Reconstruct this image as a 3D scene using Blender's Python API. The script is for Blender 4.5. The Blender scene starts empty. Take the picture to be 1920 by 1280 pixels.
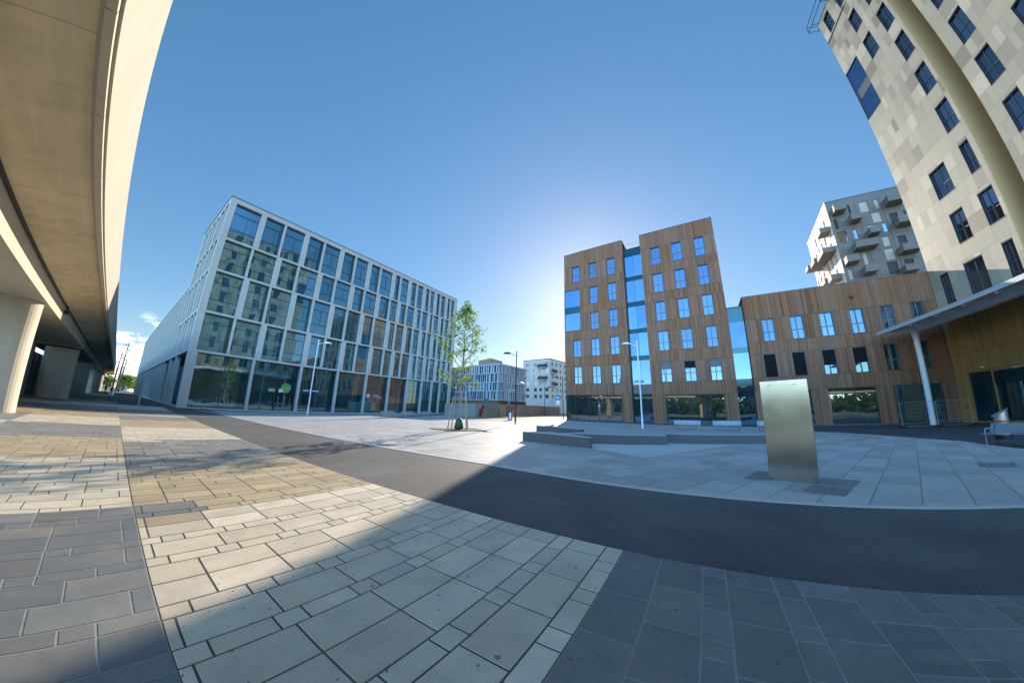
import bpy, bmesh, math, random
from mathutils import Matrix, Vector
R = math.radians
random.seed(7)
scn = bpy.context.scene
COL = scn.collection

# ------------------------------------------------------------------ helpers
class MB:
    """collects simple solids; build() links them as one mesh object"""
    def __init__(s):
        s.v = []; s.f = []; s.c = []; s.cur = None
    def quad(s, *p):
        n = len(s.v); s.v += [tuple(q) for q in p]; s.f.append(tuple(range(n, n + len(p)))); s.c.append(s.cur); return s
    def box(s, x0, x1, y0, y1, z0, z1):
        if x0 > x1: x0, x1 = x1, x0
        if y0 > y1: y0, y1 = y1, y0
        if z0 > z1: z0, z1 = z1, z0
        n = len(s.v)
        s.v += [(x0,y0,z0),(x1,y0,z0),(x1,y1,z0),(x0,y1,z0),(x0,y0,z1),(x1,y0,z1),(x1,y1,z1),(x0,y1,z1)]
        for q in ((0,3,2,1),(4,5,6,7),(0,1,5,4),(1,2,6,5),(2,3,7,6),(3,0,4,7)):
            s.f.append(tuple(n + i for i in q)); s.c.append(s.cur)
        return s
    def prism(s, poly, z0, z1):
        a = sum(poly[i][0]*poly[(i+1)%len(poly)][1]-poly[(i+1)%len(poly)][0]*poly[i][1] for i in range(len(poly)))
        if a < 0: poly = poly[::-1]
        n = len(s.v); m = len(poly)
        s.v += [(p[0],p[1],z0) for p in poly] + [(p[0],p[1],z1) for p in poly]
        s.f.append(tuple(n+i for i in reversed(range(m)))); s.f.append(tuple(n+m+i for i in range(m))); s.c += [s.cur]*2
        for i in range(m):
            j=(i+1)%m; s.f.append((n+i,n+j,n+m+j,n+m+i)); s.c.append(s.cur)
        return s
    def extr_x(s, prof, x0, x1):
        """profile in (y,z) extruded along x"""
        a = sum(prof[i][0]*prof[(i+1)%len(prof)][1]-prof[(i+1)%len(prof)][0]*prof[i][1] for i in range(len(prof)))
        if a < 0: prof = prof[::-1]
        n=len(s.v); m=len(prof)
        s.v += [(x0,p[0],p[1]) for p in prof]+[(x1,p[0],p[1]) for p in prof]
        s.f.append(tuple(n+i for i in reversed(range(m)))); s.f.append(tuple(n+m+i for i in range(m))); s.c += [s.cur]*2
        for i in range(m):
            j=(i+1)%m; s.f.append((n+i,n+j,n+m+j,n+m+i)); s.c.append(s.cur)
        return s
    def tube(s, pts, rad, n=10, cap=True):
        pts=[Vector(p) for p in pts]
        if not hasattr(rad,'__len__'): rad=[rad]*len(pts)
        b=len(s.v)
        for i,p in enumerate(pts):
            d=(pts[min(i+1,len(pts)-1)]-pts[max(i-1,0)]).normalized()
            a=Vector((0,0,1)) if abs(d.z)<.9 else Vector((1,0,0))
            e=d.cross(a).normalized(); g=e.cross(d)
            for k in range(n):
                t=2*math.pi*k/n; s.v.append(tuple(p+(e*math.cos(t)+g*math.sin(t))*rad[i]))
        for i in range(len(pts)-1):
            for k in range(n):
                k2=(k+1)%n; s.f.append((b+i*n+k,b+(i+1)*n+k,b+(i+1)*n+k2,b+i*n+k2)); s.c.append(s.cur)
        if cap:
            s.f.append(tuple(b+k for k in range(n))); s.f.append(tuple(b+(len(pts)-1)*n+k for k in reversed(range(n)))); s.c += [s.cur]*2
        return s
    def lathe(s, prof, n=24, cx=0, cy=0):
        b=len(s.v)
        for r_,z in prof:
            for k in range(n):
                t=2*math.pi*k/n; s.v.append((cx+r_*math.cos(t),cy+r_*math.sin(t),z))
        for i in range(len(prof)-1):
            for k in range(n):
                k2=(k+1)%n; s.f.append((b+i*n+k,b+i*n+k2,b+(i+1)*n+k2,b+(i+1)*n+k)); s.c.append(s.cur)
        s.f.append(tuple(b+k for k in reversed(range(n)))); s.f.append(tuple(b+(len(prof)-1)*n+k for k in range(n))); s.c += [s.cur]*2
        return s
    def wall(s, x0,x1,z0,z1,holes,y=0.,depth=.25,back=None):
        """front sheet with rectangular openings and their reveals"""
        xs=sorted({x0,x1}|{h[0] for h in holes}|{h[1] for h in holes}); zs=sorted({z0,z1}|{h[2] for h in holes}|{h[3] for h in holes})
        xs=[x for x in xs if x0<=x<=x1]; zs=[z for z in zs if z0<=z<=z1]
        for i in range(len(xs)-1):
            for j in range(len(zs)-1):
                cx=(xs[i]+xs[i+1])/2; cz=(zs[j]+zs[j+1])/2
                if any(h[0]<cx<h[1] and h[2]<cz<h[3] for h in holes): continue
                s.quad((xs[i],y,zs[j]),(xs[i+1],y,zs[j]),(xs[i+1],y,zs[j+1]),(xs[i],y,zs[j+1]))
        for a,b,c,d in holes:
            Y=y+depth
            s.quad((a,y,c),(a,y,d),(a,Y,d),(a,Y,c)); s.quad((b,y,c),(b,Y,c),(b,Y,d),(b,y,d))
            s.quad((a,y,c),(a,Y,c),(b,Y,c),(b,y,c)); s.quad((a,y,d),(b,y,d),(b,Y,d),(a,Y,d))
        return s
    def build(s, name, mat, parent=None, smooth=False, bevel=0, fix=True):
        me=bpy.data.meshes.new(name); me.from_pydata(s.v,[],s.f)
        if any(c is not None for c in s.c):
            at=me.color_attributes.new('tint','FLOAT_COLOR','CORNER'); k=0
            for f,c in zip(me.polygons,s.c):
                c=c or (1,1,1)
                for _ in f.loop_indices: at.data[k].color=(c[0],c[1],c[2],1); k+=1
        me.materials.append(mat)
        if fix:
            bm=bmesh.new(); bm.from_mesh(me); bmesh.ops.recalc_face_normals(bm,faces=bm.faces); bm.to_mesh(me); bm.free()
        o=bpy.data.objects.new(name,me); COL.objects.link(o)
        if parent: o.parent=parent
        if smooth:
            for p in me.polygons: p.use_smooth=True
        if bevel:
            m=o.modifiers.new('bevel','BEVEL'); m.width=bevel; m.segments=2; m.limit_method='ANGLE'
        return o

def tag(o,label=None,cat=None,group=None,kind=None):
    if label: o['label']=label
    if cat: o['category']=cat
    if group: o['group']=group
    if kind: o['kind']=kind
    return o
def thing(name,label,cat,loc=(0,0,0),rz=0,group=None):
    o=bpy.data.objects.new(name,None); COL.objects.link(o); o.location=loc; o.rotation_euler=(0,0,rz); o.empty_display_size=.3
    return tag(o,label,cat,group)
def kids(o): return [c for c in bpy.data.objects if c.parent==o]
def copy_tree(o,parent=None,label=None,loc=None,rz=None):
    c=o.copy(); COL.objects.link(c); c.parent=parent
    if label: c['label']=label
    if loc is not None: c.location=loc
    if rz is not None: c.rotation_euler=(0,0,rz)
    for ch in kids(o): copy_tree(ch,c)
    return c
def frame(az): return R(90-az)            # z rotation that lays local +x along a compass-like bearing
def bearing(az): return Vector((math.sin(R(az)),math.cos(R(az)),0))

# ------------------------------------------------------------------ materials
def newmat(name):
    m=bpy.data.materials.new(name); m.use_nodes=True; nt=m.node_tree; b=nt.nodes['Principled BSDF']; return m,nt,b
def N(nt,t,**k):
    n=nt.nodes.new(t)
    for a,v in k.items(): setattr(n,a,v)
    return n
def L(nt,a,b): nt.links.new(a,b)
def mathn(nt,op,a,b=None,clamp=False):
    n=N(nt,'ShaderNodeMath',operation=op); n.use_clamp=clamp
    for i,v in enumerate((a,b)):
        if v is None: continue
        if isinstance(v,(int,float)): n.inputs[i].default_value=v
        else: L(nt,v,n.inputs[i])
    return n.outputs[0]
def mixc(nt,fac,a,b,blend='MIX'):
    n=N(nt,'ShaderNodeMix',data_type='RGBA',blend_type=blend)
    for s,v in ((0,fac),(6,a),(7,b)):
        if isinstance(v,(int,float)): n.inputs[s].default_value=v
        elif isinstance(v,tuple): n.inputs[s].default_value=(*v,1)
        else: L(nt,v,n.inputs[s])
    return n.outputs[2]
def noise(nt,vec,scale,detail=4,rough=.55):
    n=N(nt,'ShaderNodeTexNoise'); n.inputs['Scale'].default_value=scale; n.inputs['Detail'].default_value=detail; n.inputs['Roughness'].default_value=rough
    if vec is not None: L(nt,vec,n.inputs['Vector'])
    return n.outputs['Fac']
def ramp(nt,fac,stops):
    n=N(nt,'ShaderNodeValToRGB'); L(nt,fac,n.inputs[0]); e=n.color_ramp.elements
    while len(e)<len(stops): e.new(.5)
    for q,(p,c) in zip(e,stops): q.position=p; q.color=(*c,1) if isinstance(c,tuple) else (c,c,c,1)
    return n.outputs[0]
def scaled(nt,vec,sx,sy,sz):
    n=N(nt,'ShaderNodeVectorMath',operation='MULTIPLY'); L(nt,vec,n.inputs[0]); n.inputs[1].default_value=(sx,sy,sz); return n.outputs[0]
def bump(nt,b,h,strength,dist=.01):
    n=N(nt,'ShaderNodeBump'); n.inputs['Strength'].default_value=strength; n.inputs['Distance'].default_value=dist; L(nt,h,n.inputs['Height']); L(nt,n.outputs[0],b.inputs['Normal'])
def plain(name,col,rough=.6,metal=0,var=.15,scale=6,bumps=0):
    m,nt,b=newmat(name); tc=N(nt,'ShaderNodeTexCoord').outputs['Object']
    f=noise(nt,tc,scale); lo=tuple(c*(1-var) for c in col); hi=tuple(min(1,c*(1+var)) for c in col)
    L(nt,ramp(nt,f,[(.3,lo),(.7,hi)]),b.inputs['Base Color']); b.inputs['Roughness'].default_value=rough; b.inputs['Metallic'].default_value=metal
    if bumps: bump(nt,b,noise(nt,tc,scale*12,3),bumps)
    return m
def concrete(name,col,streak=.25,rough=.75,boards=False,seam=None):
    m,nt,b=newmat(name); tc=N(nt,'ShaderNodeTexCoord').outputs['Object']
    big=noise(nt,tc,.35,5); mid=noise(nt,scaled(nt,tc,1,1,.25),2.2,5,.6); fine=noise(nt,tc,24,4,.7)
    t=mathn(nt,'ADD',mathn(nt,'MULTIPLY',big,.45),mathn(nt,'ADD',mathn(nt,'MULTIPLY',mid,.38),mathn(nt,'MULTIPLY',fine,.17)))
    lo=tuple(c*(1-streak) for c in col); hi=tuple(min(1,c*(1+streak*.55)) for c in col)
    c=ramp(nt,t,[(.32,lo),(.5,col),(.68,hi)])
    if boards:
        w=noise(nt,scaled(nt,tc,.25,5,5),1.,3); c=mixc(nt,.22,c,ramp(nt,w,[(.3,tuple(x*.55 for x in col)),(.7,tuple(min(1,x*1.15) for x in col))]))
    if seam:
        sx=N(nt,'ShaderNodeSeparateXYZ'); L(nt,tc,sx.inputs[0])
        q=mathn(nt,'FRACT',mathn(nt,'MULTIPLY',sx.outputs[0],1/seam)); line=mathn(nt,'LESS_THAN',q,.022/seam)
        c=mixc(nt,mathn(nt,'MULTIPLY',line,.6),c,tuple(x*.3 for x in col))
    L(nt,c,b.inputs['Base Color']); b.inputs['Roughness'].default_value=rough
    bump(nt,b,t,.35,.02); return m
def glass(name,tint,body,refl=.6,wob=.02,rough=.01):
    """mirror-like glazing over a dark room tone"""
    m,nt,b=newmat(name); nt.nodes.remove(b); out=nt.nodes['Material Output']
    tc=N(nt,'ShaderNodeTexCoord').outputs['Object']
    h=noise(nt,tc,.55,0); bp=N(nt,'ShaderNodeBump'); bp.inputs['Strength'].default_value=wob; bp.inputs['Distance'].default_value=.3; L(nt,h,bp.inputs['Height'])
    gl=N(nt,'ShaderNodeBsdfGlossy'); gl.inputs['Color'].default_value=(*tint,1); gl.inputs['Roughness'].default_value=rough; L(nt,bp.outputs[0],gl.inputs['Normal'])
    df=N(nt,'ShaderNodeBsdfDiffuse')
    f2=noise(nt,scaled(nt,tc,1,1,.5),.55,2); L(nt,ramp(nt,f2,[(.35,tuple(x*.6 for x in body)),(.65,tuple(x*1.3 for x in body))]),df.inputs['Color'])
    lw=N(nt,'ShaderNodeLayerWeight'); lw.inputs['Blend'].default_value=.35
    oi=N(nt,'ShaderNodeObjectInfo'); rv=mathn(nt,'MULTIPLY',mathn(nt,'SUBTRACT',oi.outputs['Random'],.5),.22)
    fac=mathn(nt,'ADD',mathn(nt,'ADD',mathn(nt,'MULTIPLY',lw.outputs['Fresnel'],.6),refl),rv,clamp=True)
    mx=N(nt,'ShaderNodeMixShader'); L(nt,fac,mx.inputs[0]); L(nt,df.outputs[0],mx.inputs[1]); L(nt,gl.outputs[0],mx.inputs[2]); L(nt,mx.outputs[0],out.inputs[0])
    return m
def wood(name,pw,xoff,hues,zcuts,board=.085,grey=.45,rough=.72):
    """vertical weathered boards in panels: board tone, panel tone and silvering differ per panel"""
    m,nt,b=newmat(name); tc=N(nt,'ShaderNodeTexCoord').outputs['Object']
    sx=N(nt,'ShaderNodeSeparateXYZ'); L(nt,tc,sx.inputs[0]); x=sx.outputs[0]; z=sx.outputs[2]
    row=0.0
    for zc in zcuts:
        g=mathn(nt,'GREATER_THAN',z,zc); row=g if row==0.0 else mathn(nt,'ADD',row,g)
    px=mathn(nt,'FLOOR',mathn(nt,'MULTIPLY',mathn(nt,'ADD',x,xoff),1/pw))
    bx=mathn(nt,'FLOOR',mathn(nt,'MULTIPLY',x,1/board))
    def wn(a,b_):
        c=N(nt,'ShaderNodeCombineXYZ'); L(nt,a,c.inputs[0]); L(nt,b_,c.inputs[1]); w=N(nt,'ShaderNodeTexWhiteNoise',noise_dimensions='2D'); L(nt,c.outputs[0],w.inputs['Vector']); return w.outputs['Value']
    pan=wn(px,row); brd=wn(bx,row)
    streak=noise(nt,scaled(nt,tc,9,9,.55),1.3,4,.65)
    t=mathn(nt,'ADD',mathn(nt,'MULTIPLY',brd,.5),mathn(nt,'MULTIPLY',streak,.5))
    c=ramp(nt,t,[(.12,hues[0]),(.42,hues[1]),(.68,hues[2]),(.92,hues[3])])
    silver=ramp(nt,t,[(.1,(.18,.098,.06)),(.9,(.36,.22,.14))])
    wash=noise(nt,scaled(nt,tc,.5,.5,.3),1.1,3)
    sf=mathn(nt,'MULTIPLY',mathn(nt,'ADD',mathn(nt,'MULTIPLY',pan,.75),mathn(nt,'SUBTRACT',wash,.45)),grey*1.6,clamp=True)
    c=mixc(nt,sf,c,silver)
    gap=mathn(nt,'LESS_THAN',mathn(nt,'FRACT',mathn(nt,'MULTIPLY',x,1/board)),.11)
    c=mixc(nt,mathn(nt,'MULTIPLY',gap,.6),c,(.03,.022,.016))
    for zc in zcuts:
        d=mathn(nt,'LESS_THAN',mathn(nt,'ABSOLUTE',mathn(nt,'SUBTRACT',z,zc)),.016); c=mixc(nt,mathn(nt,'MULTIPLY',d,.8),c,(.03,.022,.016))
    L(nt,c,b.inputs['Base Color']); b.inputs['Roughness'].default_value=rough
    bump(nt,b,mathn(nt,'SUBTRACT',mathn(nt,'MULTIPLY',streak,.3),gap),.5,.012)
    return m
def tinted(name,rough=.75,var=.12,scale=5,grain=60,bumps=.15,speck=0):
    """base colour from the face's own paint/stone tone plus small blotches"""
    m,nt,b=newmat(name); a=N(nt,'ShaderNodeAttribute',attribute_name='tint'); tc=N(nt,'ShaderNodeTexCoord').outputs['Object']
    f=noise(nt,tc,scale,5,.6); g=noise(nt,tc,grain,3,.7)
    t=mathn(nt,'ADD',mathn(nt,'MULTIPLY',f,.6),mathn(nt,'MULTIPLY',g,.4))
    k=ramp(nt,t,[(.3,1-var),(.7,1+var*.6)]); c=mixc(nt,1.,a.outputs['Color'],k,'MULTIPLY')
    if speck:
        s=noise(nt,tc,15,2,.5); d=mathn(nt,'GREATER_THAN',s,.725); c=mixc(nt,mathn(nt,'MULTIPLY',d,speck),c,(.07,.06,.05))
        s2=noise(nt,tc,1.7,3,.6); c=mixc(nt,mathn(nt,'MULTIPLY',ramp(nt,s2,[(.52,0.),(.75,1.)]),.38),c,(.30,.25,.19))
    L(nt,c,b.inputs['Base Color']); b.inputs['Roughness'].default_value=rough
    if bumps: bump(nt,b,t,bumps,.006)
    return m

M_conc=concrete('viaduct_concrete',(.56,.465,.305),.42,boards=True,seam=6.1)
M_conc_face=concrete('parapet_concrete',(.32,.298,.252),.16,seam=5.2)
M_pier=concrete('column_concrete',(.46,.42,.34),.2)
M_white=concrete('precast_white',(.52,.495,.455),.16,.65)
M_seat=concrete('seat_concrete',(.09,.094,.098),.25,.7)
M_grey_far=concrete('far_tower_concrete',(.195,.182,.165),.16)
M_ivory=concrete('apartment_render',(.55,.52,.47),.1)
M_dark=plain('dark_metal',(.035,.042,.05),.45,.6)
M_anth=plain('anthracite_frame',(.05,.07,.085),.4,.4)
M_steel=plain('galvanised_steel',(.46,.47,.48),.42,.7,.1)
M_whitepaint=plain('white_paint',(.80,.81,.82),.35,0,.05)
M_bench=plain('bench_grey',(.27,.30,.32),.45,.2,.06)
M_cap=plain('roof_cap_metal',(.12,.13,.14),.45,.5)
M_core=plain('plaster_grey',(.4,.4,.39),.8)
M_sash=plain('larch_sash',(.22,.16,.115),.55,0,.2)
M_blind=plain('slatted_blind',(.30,.32,.34),.5,.2,.1,40)
M_blindd=plain('dark_blind',(.025,.03,.035),.5,.2,.1,40)
G_off=glass('office_glass',(.45,.72,.9),(.028,.095,.105),.42,.03)
G_offdark=glass('office_vent_glass',(.35,.55,.62),(.008,.035,.042),.22,.02)
G_gnd=glass('shop_glass',(.55,.74,.78),(.02,.06,.062),.34,.03)
G_wood=glass('wood_block_glass',(.15,.27,.45),(.03,.055,.075),.48,.03)
G_tow=glass('tower_glass',(.34,.42,.5),(.03,.035,.04),.34,.03)
G_far=glass('far_glass',(.6,.7,.8),(.03,.035,.04),.25,.02)
G_span=glass('teal_spandrel',(.16,.29,.33),(.01,.04,.046),.16,.01,.15)
ZC=[3.69,5.27,7.9,9.35,12.05,13.41,16.2,17.47,20.32,21.57,24.38]
hW=[(.105,.035,.013),(.225,.086,.032),(.305,.122,.048),(.41,.19,.082)]
M_wood=wood('larch_boards',1.39,.2,hW,ZC)
M_woodlow=wood('larch_boards_wing',1.36,.4,hW,[3.87,5.33,8.03,9.42,12.1],grey=.5)
M_woodhall=wood('larch_boards_hall',1.6,.3,[(.30,.15,.03),(.45,.24,.06),(.51,.285,.08),(.58,.35,.11)],[4.5,6.24],grey=.1)
M_pan=tinted('panel_cladding',.55,.05,1.5,40,.03)
M_pave=tinted('paver_stone',.72,.24,2.4,48,.35,.7)
M_facade=tinted('painted_render',.8,.08,2,30,.05)
M_gold=concrete('bounce_gold_render',(.66,.46,.22),.06)  # slot wall colour holds the golden light reflected onto it
def glow_free(): pass

# asphalt
def asphalt(name,col):
    m,nt,b=newmat(name); tc=N(nt,'ShaderNodeTexCoord').outputs['Object']
    f=noise(nt,tc,.5,5); g=noise(nt,tc,55,4,.85); s=noise(nt,scaled(nt,tc,1.2,.35,1),1.6,4,.7)
    t=mathn(nt,'ADD',mathn(nt,'MULTIPLY',f,.4),mathn(nt,'ADD',mathn(nt,'MULTIPLY',g,.42),mathn(nt,'MULTIPLY',s,.18)))
    c=ramp(nt,t,[(.35,tuple(x*.55 for x in col)),(.5,col),(.66,tuple(x*1.7 for x in col))])
    wp=noise(nt,tc,.16,3,.5); c=mixc(nt,mathn(nt,'MULTIPLY',ramp(nt,wp,[(.47,0.),(.53,1.)]),.22),c,tuple(x*1.9 for x in col))
    vo=N(nt,'ShaderNodeTexVoronoi',feature='DISTANCE_TO_EDGE'); vo.inputs['Scale'].default_value=.22; wob_=N(nt,'ShaderNodeVectorMath',operation='ADD'); nz_=N(nt,'ShaderNodeTexNoise'); nz_.inputs['Scale'].default_value=1.3; L(nt,tc,nz_.inputs['Vector']); L(nt,tc,wob_.inputs[0]); L(nt,nz_.outputs['Color'],wob_.inputs[1]); L(nt,wob_.outputs[0],vo.inputs['Vector'])
    ck=mathn(nt,'MULTIPLY',mathn(nt,'LESS_THAN',vo.outputs['Distance'],.0009),.22); c=mixc(nt,ck,c,(.012,.012,.012))
    gr_=noise(nt,tc,38,2,.5); c=mixc(nt,mathn(nt,'MULTIPLY',mathn(nt,'GREATER_THAN',gr_,.67),.6),c,(.22,.21,.19))
    sc=noise(nt,tc,2.3,2); c=mixc(nt,mathn(nt,'MULTIPLY',mathn(nt,'GREATER_THAN',sc,.74),.18),c,(.13,.13,.125))
    L(nt,c,b.inputs['Base Color']); b.inputs['Roughness'].default_value=.88; bump(nt,b,g,.5,.006); return m
M_asph=asphalt('asphalt',(.064,.064,.065))
M_tarmac=asphalt('dark_tarmac',(.034,.036,.04))
M_joint=plain('joint_sand',(.13,.115,.09),.95,0,.3,30)
M_mulch=plain('bark_mulch',(.12,.085,.05),.95,0,.4,25,.6)
M_lightslab=concrete('pale_terrazzo',(.43,.42,.405),.07)
def slabs(name):
    m,nt,b=newmat(name); tc=N(nt,'ShaderNodeTexCoord').outputs['Object']
    br=N(nt,'ShaderNodeTexBrick'); L(nt,tc,br.inputs['Vector']); br.offset=.5
    br.inputs['Scale'].default_value=1; br.inputs['Brick Width'].default_value=1.05; br.inputs['Row Height'].default_value=.7
    br.inputs['Mortar Size'].default_value=.008; br.inputs['Mortar Smooth'].default_value=.1
    br.inputs['Color1'].default_value=(.28,.272,.258,1); br.inputs['Color2'].default_value=(.40,.387,.366,1); br.inputs['Mortar'].default_value=(.11,.10,.09,1)
    f=noise(nt,tc,.8,5,.6); g=noise(nt,scaled(nt,tc,1,4,1),6,4,.7)
    t=mathn(nt,'ADD',mathn(nt,'MULTIPLY',f,.5),mathn(nt,'MULTIPLY',g,.5))
    c=mixc(nt,1.,br.outputs['Color'],ramp(nt,t,[(.3,.84),(.7,1.12)]),'MULTIPLY')
    L(nt,c,b.inputs['Base Color']); b.inputs['Roughness'].default_value=.62; bump(nt,b,mathn(nt,'SUBTRACT',mathn(nt,'MULTIPLY',g,.2),br.outputs['Fac']),.4,.006); return m
M_slab=slabs('plaza_slabs')
def earth(name):
    m,nt,b=newmat(name); tc=N(nt,'ShaderNodeTexCoord').outputs['Object']
    f=noise(nt,tc,.02,6,.6); g=noise(nt,tc,1.2,5,.7)
    c=mixc(nt,ramp(nt,f,[(.42,0.),(.56,1.)]),ramp(nt,g,[(.3,(.17,.15,.10)),(.7,(.25,.22,.15))]),ramp(nt,g,[(.3,(.06,.085,.03)),(.7,(.13,.15,.06))]))
    L(nt,c,b.inputs['Base Color']); b.inputs['Roughness'].default_value=.95; return m
M_earth=earth('open_ground')
M_street=plain('street_paving',(.225,.19,.15),.85,0,.1,.8)
def leafmat(name,c1,c2):
    m,nt,b=newmat(name); nt.nodes.remove(b); out=nt.nodes['Material Output']
    g=N(nt,'ShaderNodeNewGeometry'); w=N(nt,'ShaderNodeTexWhiteNoise',noise_dimensions='3D')
    a=N(nt,'ShaderNodeAttribute',attribute_name='tint'); col=mixc(nt,a.outputs['Fac'],c1,c2)
    d=N(nt,'ShaderNodeBsdfDiffuse'); t=N(nt,'ShaderNodeBsdfTranslucent'); L(nt,col,d.inputs[0]); L(nt,mixc(nt,.35,col,(.35,.5,.03)),t.inputs[0])
    gl=N(nt,'ShaderNodeBsdfGlossy'); gl.inputs[0].default_value=(.5,.5,.5,1); gl.inputs['Roughness'].default_value=.4
    m1=N(nt,'ShaderNodeMixShader'); m1.inputs[0].default_value=.5; L(nt,d.outputs[0],m1.inputs[1]); L(nt,t.outputs[0],m1.inputs[2])
    m2=N(nt,'ShaderNodeMixShader'); m2.inputs[0].default_value=.06; L(nt,m1.outputs[0],m2.inputs[1]); L(nt,gl.outputs[0],m2.inputs[2]); L(nt,m2.outputs[0],out.inputs[0]); return m
M_leaf=leafmat('plane_leaf',(.08,.145,.02),(.22,.31,.04))
M_leafd=leafmat('far_leaf',(.05,.085,.02),(.11,.155,.04))
M_bark=plain('pale_bark',(.30,.24,.16),.85,0,.3,9,.4)
M_stake=plain('stake_wood',(.42,.29,.16),.7,0,.2,6)
M_bag=plain('green_bag',(.02,.075,.035),.6,0,.2,8)

# ------------------------------------------------------------------ camera and light
H=1.6
cam=bpy.data.cameras.new('camera'); co=bpy.data.objects.new('camera',cam); COL.objects.link(co)
MR=Matrix(((0.99965841,-0.02613554,0.0),(-0.0058332,-0.22311401,-0.9747749),(0.02547626,0.97444193,-0.22319025)))
co.matrix_world=Matrix.Translation((0,0,H))@MR.to_4x4()
cam.type='PANO'; cam.sensor_fit='HORIZONTAL'; cam.sensor_width=36; cam.sensor_height=24; cam.clip_start=.05; cam.clip_end=20000
tgt=cam if hasattr(cam,'panorama_type') else cam.cycles
tgt.panorama_type='FISHEYE_LENS_POLYNOMIAL'; tgt.fisheye_fov=R(220)
K=[0,0.10253525773,-0.00216454999,-1.45077104e-05,1.24297942e-06]
for i,kv in enumerate(K): setattr(tgt,'fisheye_polynomial_k%d'%i,-kv)
scn.camera=co
SUN_AZ,SUN_EL=14.2,21.3
SKYG,SKYS,SKYV=.61,1.5,.82
w=bpy.data.worlds.new('World'); scn.world=w; w.use_nodes=True; nt=w.node_tree; bg=nt.nodes['Background']
sky=N(nt,'ShaderNodeTexSky',sky_type='NISHITA'); sky.sun_disc=False; sky.sun_elevation=R(SUN_EL); sky.sun_rotation=R(SUN_AZ)
sky.air_density=1.0; sky.dust_density=.25; sky.ozone_density=3.; sky.altitude=150
# a bank of low cumulus in one quarter of the sky, laid out by direction
tc=N(nt,'ShaderNodeTexCoord').outputs['Generated']; sp=N(nt,'ShaderNodeSeparateXYZ'); L(nt,tc,sp.inputs[0])
el=sp.outputs[2]; cn=noise(nt,scaled(nt,tc,9,9,26),1.35,6,.55)
dotn=N(nt,'ShaderNodeVectorMath',operation='DOT_PRODUCT'); L(nt,tc,dotn.inputs[0]); dotn.inputs[1].default_value=tuple(bearing(-62))
side=ramp(nt,dotn.outputs['Value'],[(.55,0.),(.9,1.)])
low=ramp(nt,el,[(.0,.75),(.11,1.),(.14,1.),(.175,0.)])
thr=mathn(nt,'ADD',mathn(nt,'MULTIPLY',el,.7),.385)
cl=mathn(nt,'MULTIPLY',mathn(nt,'SUBTRACT',cn,thr),7,clamp=True)
cm=mathn(nt,'MULTIPLY',mathn(nt,'MULTIPLY',cl,side),low,clamp=True)
shade=noise(nt,scaled(nt,tc,9,9,40),2.,5,.6)
cc=ramp(nt,shade,[(.35,(3.6,3.9,4.6)),(.62,(8.2,7.7,7.2))])
gm=N(nt,'ShaderNodeGamma'); gm.inputs[1].default_value=SKYG; hs=N(nt,'ShaderNodeHueSaturation'); hs.inputs['Saturation'].default_value=SKYS; hs.inputs['Value'].default_value=SKYV
L(nt,sky.outputs[0],gm.inputs[0]); L(nt,gm.outputs[0],hs.inputs['Color'])
# sky behind the camera is boosted as added fill light for the shaded fronts
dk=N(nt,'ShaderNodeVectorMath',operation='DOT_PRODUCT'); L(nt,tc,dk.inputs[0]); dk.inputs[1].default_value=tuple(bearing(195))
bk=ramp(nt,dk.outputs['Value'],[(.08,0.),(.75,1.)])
back_fill=mixc(nt,bk,(1.,1.,1.),(5.2,5.4,5.6)); skyc=mixc(nt,1.,hs.outputs[0],back_fill,'MULTIPLY')
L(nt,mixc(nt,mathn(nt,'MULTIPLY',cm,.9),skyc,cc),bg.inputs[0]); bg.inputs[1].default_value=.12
sl=bpy.data.lights.new('sun','SUN'); sl.energy=2.85; sl.angle=R(.5); sl.color=(1,.86,.68); so=bpy.data.objects.new('sun',sl); COL.objects.link(so)
sd=Vector((math.sin(R(SUN_AZ))*math.cos(R(SUN_EL)),math.cos(R(SUN_AZ))*math.cos(R(SUN_EL)),math.sin(R(SUN_EL))))
so.rotation_euler=sd.to_track_quat('Z','Y').to_euler(); so.location=sd*300
vs=scn.view_settings; vs.view_transform='Standard'; vs.look='None'; vs.exposure=1.72; vs.gamma=1

# ------------------------------------------------------------------ ground
GA=32.51; gv=bearing(GA); gw=Vector((-math.cos(R(GA)),math.sin(R(GA)),0))
def VW(v,w_,z=0): p=gv*v+gw*w_; return (p.x,p.y,z)
def sheet(name,pts,z,mat,rz=0.,dens=False):
    c=Matrix.Rotation(-rz,3,'Z'); b=MB(); b.quad(*[tuple(c@Vector((p[0],p[1],z))) for p in pts]); o=b.build(name,mat); o.rotation_euler=(0,0,rz)
    if o.data.polygons[0].normal.z<0: o.data.flip_normals()
    return tag(o,kind='structure')
g=MB(); g.quad((-3000,-3000,-.03),(3000,-3000,-.03),(3000,3000,-.03),(-3000,3000,-.03)); tag(g.build('ground',M_earth),kind='structure')
def vnear(w_): return 3.83
FAR=[(-30,7.2),(-6,7.14),(-2.5,6.98),(2,6.95),(5.6,7.12),(12.4,7.2),(24.7,7.12),(31,7.05),(44.4,6.6)]
road=[VW(vnear(w_)-.05,w_) for w_ in (-30,-3,0,10,20,30,44.4)]+[VW(-.72,44.4),VW(-1.5,90),VW(-2,150),VW(9,150),VW(8,60)]+[VW(v,w_) for w_,v in reversed(FAR)]
sheet('road',road,.0,M_asph)
base=[VW(-14,-14),VW(vnear(0),-14),VW(vnear(-3),-3),VW(vnear(10),10),VW(vnear(44.4),44.4),VW(-.72,44.4),VW(-.72,170),VW(-14,170)]
sheet('paving_bed',base,.004,M_joint)
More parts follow.
